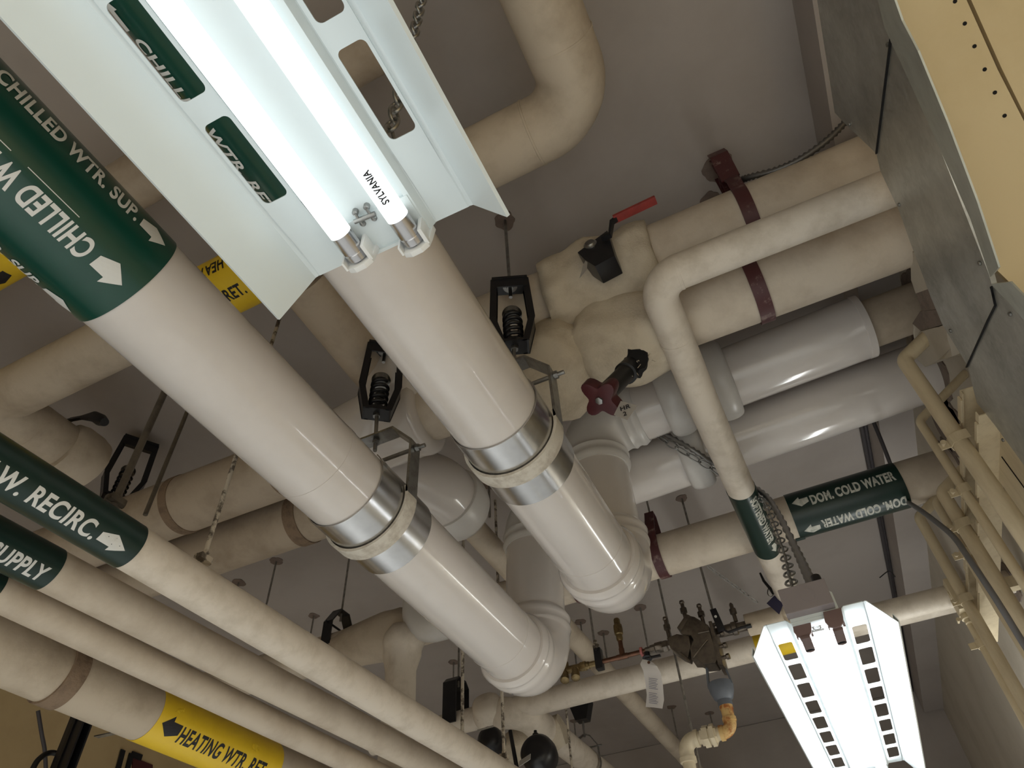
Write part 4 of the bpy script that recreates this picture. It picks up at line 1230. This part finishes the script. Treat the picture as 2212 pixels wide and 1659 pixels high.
# ------------------------------------------------------------------ right hand side: duct, casing, conduits
ya = math.radians(4)
PD = V(math.sin(ya), math.cos(ya), 0)
PN = V(PD.y, -PD.x, 0)
PO = V(.70, 1.59, 3.62)
on = lambda p, k=0.0: onplane(p, PO + PN * k, PN)
t = thing('duct', 'galvanised sheet metal duct side with diagonal seams, upper right', 'duct', PO + V(.02, 0, -.4))
sheet = [(1752, -70), (1765, 0), (1803, 243), (1820, 262), (1893, 332), (1902, 370), (1942, 455), (1965, 520), (2010, 640), (2035, 700), (2090, 790), (2110, 870), (2150, 920), (2212, 1005), (2300, 1130), (2300, 800), (2212, 692), (2177, 652), (2142, 614), (2136, 592), (2022, 300), (1913, 60), (1900, 0), (1880, -70)]
bm = B(); prism(bm, [on(p) for p in sheet], PN * .012); obj('side_panel', bm, 'duct', t, smooth=False)
bm = B()
bar(bm, [on((1924, 85), -.003), on((1916, 150), -.003), on((1893, 331), -.003)], .006, .006, PN.cross(V(0, 0, 1)))
bar(bm, [on((2141, 620), -.003), on((2150, 660), -.003), on((2134, 692), -.003), on((2088, 793), -.003)], .006, .006, PN.cross(V(0, 0, 1)))
obj('folded_seam', bm, 'hole', t, smooth=False)
bm = B()
for LL, RR in (([(1866, -70), (1896, 0), (1911, 62), (1950, 145), (2022, 303), (2096, 473), (2139, 599)], [(1905, -70), (1932, 0), (1948, 45), (1982, 110), (2046, 265), (2110, 435), (2157, 578)]),
               ([(2140, 614), (2177, 652), (2212, 692), (2300, 800)], [(2182, 609), (2204, 632), (2240, 668), (2320, 755)])):
    for k in range(len(LL) - 1):
        prism(bm, [on(LL[k], -.004), on(RR[k], -.045), on(RR[k + 1], -.045), on(LL[k + 1], -.004)], PN * .004)
obj('flange', bm, 'flange', t, smooth=False)
for px in ((1919, 96), (1836, 268), (1943, 442), (2117, 568), (2183, 678), (2054, 714), (2168, 950)):
    bm = B(); lathe(bm, on(px, -.001), -PN, [(0, .006), (.004, .006), (.006, .003)], 10); obj('screw', bm, 'steel', t)
# tan casing panels beyond the flange, sloping away to the right
E0, E1 = on((1900, 0)), on((2136, 592))
EN = (E1 - E0).cross(V(1, 0, 0)).normalized()
if EN.z > 0:
    EN = -EN
oc = lambda p, k=0.0: onplane(p, E0 - EN * k, EN)
t = thing('equipment_casing', 'tan painted equipment casing with a row of bolt holes, far right', 'casing', oc((2120, 250)))
bm = B(); prism(bm, [oc(p, .012) for p in ((1900, -80), (1928, 0), (1972, 90), (2040, 262), (2155, 585), (2183, 612), (2212, 645), (2300, 740), (2300, 430), (2212, 262), (2155, 150), (2088, 0), (2052, -80))], -EN * .02); obj('panel', bm, 'tanp', t, smooth=False)
bm = B(); prism(bm, [oc(p, .02) for p in ((2062, -80), (2098, 0), (2164, 148), (2212, 245), (2300, 400), (2300, -80))], -EN * .02); obj('panel', bm, 'tanp', t, smooth=False)
bm = B(); prism(bm, [oc(p, .05) for p in ((2040, -80), (2080, 0), (2150, 160), (2212, 285), (2310, 460), (2310, 400), (2110, -80))], -EN * .01); obj('gap_backing', bm, 'hole', t, smooth=False)  # dark sheet added behind the panel gap, standing for its shade
for px in ((2063, 3), (2084, 51), (2105, 100), (2127, 150), (2149, 200), (2170, 250)):
    bm = B(); lathe(bm, oc(px, .0115), EN, [(0, .0045), (.001, .0045)], 14); obj('bolt_hole', bm, 'hole', t, smooth=False)

# broken plaster pieces and mortar where the pipes enter the wall
cw = lambda p: onx(p, .79)
t = thing('plaster_chunk', 'broken cream plaster block left by the duct edge', 'plaster', cw((2010, 735)))
bm = B(); prism(bm, [cw(p) for p in ((1970, 700), (1990, 716), (2044, 700), (2056, 768), (1997, 792), (1976, 772))], (.15, 0, 0)); bmesh.ops.subdivide_edges(bm, edges=bm.edges[:], cuts=3, use_grid_fill=True); lumpy(bm, .008, 16, 2); obj('block', bm, 'wall', t, smooth=False)
bm = B(); prism(bm, [cw(p) for p in ((1970, 699), (1988, 672), (2030, 668), (2044, 699), (1990, 715))], (.15, 0, 0)); lumpy(bm, .004, 20, 4); obj('mortar_top', bm, 'patch', t, smooth=False)
t = thing('plaster_chunk', 'narrow cream plaster sliver hugging the duct edge above the block', 'plaster', cw((1990, 590)))
bm = B(); prism(bm, [cw(p) for p in ((1967, 540), (1982, 552), (2012, 622), (1978, 634), (1968, 605))], (.15, 0, 0)); obj('block', bm, 'wall', t, smooth=False)
bm = B(); prism(bm, [cw(p) for p in ((1978, 634), (2012, 622), (2026, 668), (1992, 672))], (.15, 0, 0)); obj('mortar_gap', bm, 'patch', t, smooth=False)
def mortar(y, z, r, seed, x=WX):
    bm = B()
    pts = []
    for k in range(36):
        a = 2 * PI * k / 36
        rr = r * (1 + .3 * noise.noise(V(math.cos(a) * 2, math.sin(a) * 2, seed)))
        pts.append(V(x - .006, y + rr * math.cos(a), z + rr * math.sin(a)))
    prism(bm, pts, (.012, 0, 0)); return struct('wall_mortar', bm, 'patch')
for k, (y, z, r) in enumerate(((1.772, 4.06, .22), (1.915, 3.79, .2), (2.56, 4.0, .21), (2.945, 3.97, .20), (3.2, 3.85, .2), (3.539, 3.78, .17), (3.15, 3.70, .16), (YZ, ZZ, .09))):
    mortar(y, z, r, k * 1.7)

# strut channel with vertical conduits
t = thing('strut_channel', 'tan painted strut channel carrying the vertical conduits on the right wall', 'strut', (.75, 2.9, 3.12))
bm = B()
ys, ye = 2.12, 3.95
prism(bm, [(.715, ys, 3.185), (.715, ys, 3.165), (.718, ys, 3.165), (.718, ys, 3.181), (.792, ys, 3.181), (.792, ys, 3.069), (.718, ys, 3.069), (.718, ys, 3.085), (.715, ys, 3.085), (.715, ys, 3.065), (.796, ys, 3.065), (.796, ys, 3.185)], (0, ye - ys, 0))
obj('channel', bm, 'cond', t, smooth=False)
bm = B()
for k, y in enumerate((2.14, 2.48, 2.76, 3.25)):
    box(bm, (.711, y + .07, 3.175), (.006, .12, .022))
    box(bm, (.711, y + .07, 3.07), (.006, .10, .014))
obj('channel_lip', bm, 'cond', t, smooth=False)
for y in (2.2, 2.85, 3.5):
    bm = B(); box(bm, (.872, y, 3.125), (.15, .05, .05)); obj('standoff', bm, 'cond', t, smooth=False)
cds = ((.028, 2.31, 3.545, 'thickest vertical tan conduit, nearest the duct'), (.0175, 2.63, 3.48, 'thin tan conduit second from the duct'),
       (.026, 2.885, 3.29, 'tan conduit third from the duct, under the cold water pipe'), (.017, 3.12, 3.39, 'thin tan conduit fourth from the duct, behind the grey cable'),
       (.025, 3.55, 3.58, 'tan conduit fifth from the duct, clamped above the low cross pipe'), (.019, 3.76, 3.16, 'tan conduit farthest from the duct, ending in the small box'))
for k, (r, y, zt, lab) in enumerate(cds):
    x = .71 - r
    t = thing('conduit', lab, 'conduit', (x, y, 2.0), 'vertical tan conduits')
    bm = B()
    top = [(x, y, zt), (WX - .003, y, zt + .16)] if k < 5 else [(x, y, 3.13), (x, y, zt)]
    path = [(x, y, .05)] + top
    sweep(bm, fillet(path, .035, 6) if k < 5 else path, r, 24)
    obj('tube', bm, 'cond', t)
    bm = B()
    for zc in ((3.125,) if k < 5 else (3.0,)):
        bar(bm, [(.712, y + r * 1.1, zc), (x + r * .75, y + r * 1.15, zc), (x, y + r * 1.18, zc), (x - r * .9, y + r * .75, zc), (x - r * 1.15, y, zc), (x - r * .9, y - r * .75, zc), (x, y - r * 1.18, zc), (x + r * .75, y - r * 1.15, zc), (.712, y - r * 1.1, zc)], .036, .003, (0, 0, 1))
        for s in (1,):
            bar(bm, [(x - r * 1.1, y + .002, zc), (x - r * 1.1 - .032, y + .004, zc)], .030, .004, (0, 0, 1))
    cl = obj('conduit_clamp', bm, 'cond', t)
    bm = B(); cyl(bm, (x - r * 1.1 - .020, y - .014, 3.125), (x - r * 1.1 - .020, y + .018, 3.125), .006, 8); lathe(bm, (x - r * 1.1 - .020, y - .014, 3.125), (0, -1, 0), [(0, .010), (.005, .010)], 10); obj('clamp_screw', bm, 'cond', cl)
t = thing('junction_box', 'small tan box where the farthest conduit starts, at the end of the strut', 'electrical box', (.69, 3.76, 3.21))
bm = B(); box(bm, (.69, 3.72, 3.22), (.055, .10, .16)); obj('box_body', bm, 'cond', t, bevel=.004)
bm = B(); lathe(bm, (.662, 3.72, 3.23), (-1, 0, 0), [(0, .022), (.002, .022)], 20); obj('cover_knockout', bm, 'cond', t)
bm = B(); lathe(bm, (.69, 3.74, 3.145), (0, 0, -1), [(0, .026), (.015, .026), (.016, .03), (.03, .03), (.032, .022), (.05, .022)], 10); obj('box_connector', bm, 'cond', t)
t = thing('wireway', 'flat tan painted wireway behind the conduits, below the duct', 'wireway', (.86, 2.4, 2.1))
bm = B(); box(bm, (.86, 2.36, 1.75), (.16, .34, 2.7)); obj('body', bm, 'cond', t, bevel=.006)
bm = B(); box(bm, (.779, 2.36, 1.9), (.003, .004, 2.3)); obj('cover_seam', bm, 'hole', t, smooth=False)
t = thing('conduit', 'broad tan pipe between wireway and thin conduits, lower right edge', 'conduit', (.84, 2.68, 1.5), 'vertical tan conduits')
bm = B(); cyl(bm, (.84, 2.66, .05), (.84, 2.66, 3.4), .055, 28); obj('tube', bm, 'cond', t)

def cable(name, label, cat, pts, r, m, rib=0.0, rstep=.006):
    bm = B()
    sp = smooth_path(pts, 10)
    if rib:
        sp = dense(sp, rstep)
        sweep(bm, sp, [r * (1 + (rib if k % 2 else -rib)) for k in range(len(sp))], 10)
    else:
        sweep(bm, sp, r, 12)
    o = obj(name, bm, m, ang=80)
    return tag(o, label, cat)

cable('cable', 'grey cable draped across the tan conduits', 'cable', [onx((1950, 1078), .70), onx((1985, 1100), .63), onx((2025, 1130), .615), onx((2060, 1160), .615), onx((2090, 1202), .61), onx((2150, 1292), .61), onx((2212, 1392), .61), onx((2300, 1530), .61)], .011, 'cable')
cable('cable', 'dark cable run along the ceiling corner, nearer the room', 'cable', [(.722, 3.2, 4.482), (.728, 5, 4.482), (.735, 7, 4.482), (.73, YB - .02, 4.482)], .014, 'dcable')
cable('cable', 'dark cable run along the ceiling corner, tight against the haunch', 'cable', [(.748, 3.2, 4.484), (.746, 5, 4.486), (.745, 7, 4.486), (.745, YB - .02, 4.486)], .012, 'dcable')
cable('cable', 'short dark cable sloping down the haunch behind the cold water pipe', 'cable', [onx((1880, 895), .735), onx((1905, 955), .735), onx((1930, 1020), .735), onx((1950, 1075), .735)], .011, 'dcable')
cable('wire_end', 'bent black wire end sticking out beside the ceiling cables', 'wire', [ony((1900, 1248), 5.6), ony((1920, 1234), 5.6), ony((1934, 1246), 5.62)], .004, 'rubber')
cable('armoured_cable', 'steel armoured cable curving up to the corner above the highest cream pipe', 'cable', [ony((1592, 392), 1.68), ony((1622, 382), 1.66), ony((1680, 366), 1.65), ony((1735, 340), 1.64), ony((1790, 300), 1.62), ony((1828, 262), 1.60)], .0125, 'flexd', .22, .010)

# ------------------------------------------------------------------ chains and flexible conduit of the fixtures
def chain(label, pts, link=.03, wire=.0022, wid=.011, m='steel', name='chain'):
    sp = dense(smooth_path(pts, 12), .004)
    bm = B()
    s, k, i = 0.0, 0, 0
    acc = [0.0]
    for a, b in zip(sp, sp[1:]):
        acc.append(acc[-1] + (b - a).length)
    pos = 0.0
    j = 0
    while pos + link < acc[-1]:
        while acc[j] < pos: j += 1
        e = j
        while e < len(acc) - 1 and acc[e] < pos + link * 1.22: e += 1
        a, b = sp[j], sp[e]
        d = (b - a)
        L = d.length
        d = d.normalized()
        f1, f2 = ring_frame(d)
        side = f1 if k % 2 else f2
        mid = (a + b) / 2
        loop = []
        for q in range(16):
            an = 2 * PI * q / 16
            loop.append(mid + d * (L / 2 * math.cos(an)) + side * (wid * (1 if abs(math.sin(an)) > .3 else .8) * math.sin(an)))
        loop.append(loop[0])
        sweep(bm, loop, wire, 6, caps=False)
        pos += link
        k += 1
    o = obj(name, bm, m, ang=80)
    return tag(o, label, 'chain', 'light fixture chains')

fpts = [ony((1428, 933), 2.74), ony((1490, 968), 2.76), ony((1545, 1003), 2.86), ony((1600, 1036), 2.98), ony((1651, 1068), 2.95), ony((1682, 1112), 2.74), ony((1716, 1180), 2.35), ony((1744, 1240), 1.95), ony((1768, 1290), 1.68)]
cable('flexible_conduit', 'ribbed steel flexible conduit running down to the grey box', 'flexible conduit', fpts, .0120, 'flex', .28, .030)
chain('heavier steel chain beside the flexible conduit, hooked to the lower right strip light', [ony((1416, 940), 2.74), ony((1480, 978), 2.76), ony((1540, 1014), 2.86), ony((1598, 1048), 2.98), ony((1647, 1082), 2.90), ony((1672, 1132), 2.66), ony((1696, 1202), 2.30), ony((1710, 1262), 1.95), ony((1731, 1318), 1.67)], .066, .0036, .016)
chain('thin chain slanting from the cold water pipe down to the bronze line end wrap', [ony((1528, 1222), 3.52), ony((1560, 1246), 3.58), ony((1600, 1275), 3.66), ony((1642, 1306), 3.72)], .026, .002, .009)
q = onz((842, 285), 2.45)
chain('chain rising from the near strip light, seen through its right slot', [V(q.x, q.y, 2.42), V(q.x + .01, q.y + .01, 3.2), V(q.x + .015, q.y + .02, CZ)], .03, .0025, .010)

# ------------------------------------------------------------------ bottom: actuators behind the cross pipe, things at the lower left
t = thing('valve_actuator', 'black round valve actuator with pale plate, at the bottom behind the branch pipe', 'valve actuator', ony((1160, 1630), 4.35), 'black valve actuators')
c = ony((1160, 1632), 4.35)
bm = B(); lathe(bm, c + V(0, .10, 0), (.1, -1, .1), [(0, .07), (.01, .105), (.07, .115), (.13, .110), (.17, .085), (.18, .05)], 30); obj('housing', bm, 'black', t, ang=50)
bm = B(); lathe(bm, c + V(.0, 0, .10), (0, 0, 1), [(0, .02), (.03, .02), (.035, .012), (.05, .01)], 12); obj('top_screw', bm, 'black', t)
bm = B(); a, b_ = ony((1122, 1650), 4.17), ony((1146, 1634), 4.17); bar(bm, [a, b_], .035, .004, (0, .3, 1)); obj('plate', bm, 'tagm', t, smooth=False)
bm = B(); a, b_ = ony((1102, 1578), 4.3), ony((1118, 1668), 4.3); cyl(bm, a, b_, .013, 12); obj('lever', bm, 'black', t)
bm = B(); c2 = ony((1140, 1602), 5.1); lathe(bm, c2 - V(.2, 0, .02), (1, 0, .12), [(0, .09), (.05, .12), (.2, .13), (.36, .12), (.5, .10)], 40); lumpy(bm, .025, 8, 6); obj('felt_wrap', bm, 'cloth', t, ang=70)
t = thing('valve_actuator', 'black valve actuator just left of a chipped rod at bottom centre', 'valve actuator', ony((1062, 1600), 4.5), 'black valve actuators')
c = ony((1062, 1602), 4.45)
bm = B(); lathe(bm, c + V(0, .06, 0), (0, -1, .05), [(0, .06), (.01, .085), (.08, .088), (.12, .075), (.14, .04)], 28); obj('housing', bm, 'black', t, ang=50)
bm = B(); bar(bm, [c + V(-.06, -.09, .055), c + V(.06, -.09, .06)], .012, .004, (0, 0, 1)); obj('plate', bm, 'tagm', t, smooth=False)

q = onx((163, 1590), -3.7)
t = thing('strut_post', 'black vertical strut post below the thick pipe at lower left', 'strut', (q.x, q.y, 1.5))
bm = B()
prism(bm, [V(q.x, q.y, .02) + V(*d) for d in ((-.06, -.03, 0), (.06, -.03, 0), (.06, -.02, 0), (-.045, -.02, 0), (-.045, .02, 0), (.06, .02, 0), (.06, .03, 0), (-.06, .03, 0))], (0, 0, CZ - .04)); obj('channel', bm, 'black', t, smooth=False)
bm = B(); box(bm, (q.x - .005, q.y - .036, 2.2), (.02, .006, 4.3)); obj('cable_cover', bm, 'rubber', t, smooth=False)
bm = B(); a = onx((208, 1592), -3.68); b_ = onx((246, 1584), -3.6); bar(bm, [a, b_], .03, .006, (0, 1, 0)); obj('bracket_arm', bm, 'steel', t)
cable('hose', 'black hose looping beside the black strut post at lower left', 'hose', [onx((150, 1640), -3.75), onx((112, 1626), -3.8), onx((84, 1640), -3.8), onx((66, 1670), -3.8)], .014, 'rubber')
cable('cable', 'thin dark cable dropping on the far wall at lower left', 'cable', [onx((82, 1535), -4.6), onx((90, 1585), -4.6), onx((97, 1625), -4.6), onx((100, 1690), -4.6)], .012, 'dcable')
wl = XL + .012
a0 = onx((300, 1650), wl)
t = thing('wall_panel', 'dark red panel with black edges on the far wall under the yellow marker', 'wall panel', a0)
bm = B(); prism(bm, [onx(p, wl) for p in ((287, 1635), (330, 1652), (330, 1720), (285, 1720))], (-.012, 0, 0)); obj('panel', bm, 'dred', t, smooth=False)
bm = B()
for p0, p1_ in (((284, 1628), (268, 1690)), ((266, 1620), (250, 1680))):
    a, b_ = onx(p0, wl + .003), onx(p1_, wl + .003); bar(bm, [a, b_], .05, .012, (0, 1, 0))
a, b_ = onx((284, 1629), wl + .003), onx((306, 1637), wl + .003); bar(bm, [a, b_], .05, .012, (0, 0, 1))
obj('frame_edge', bm, 'rubber', t, smooth=False)
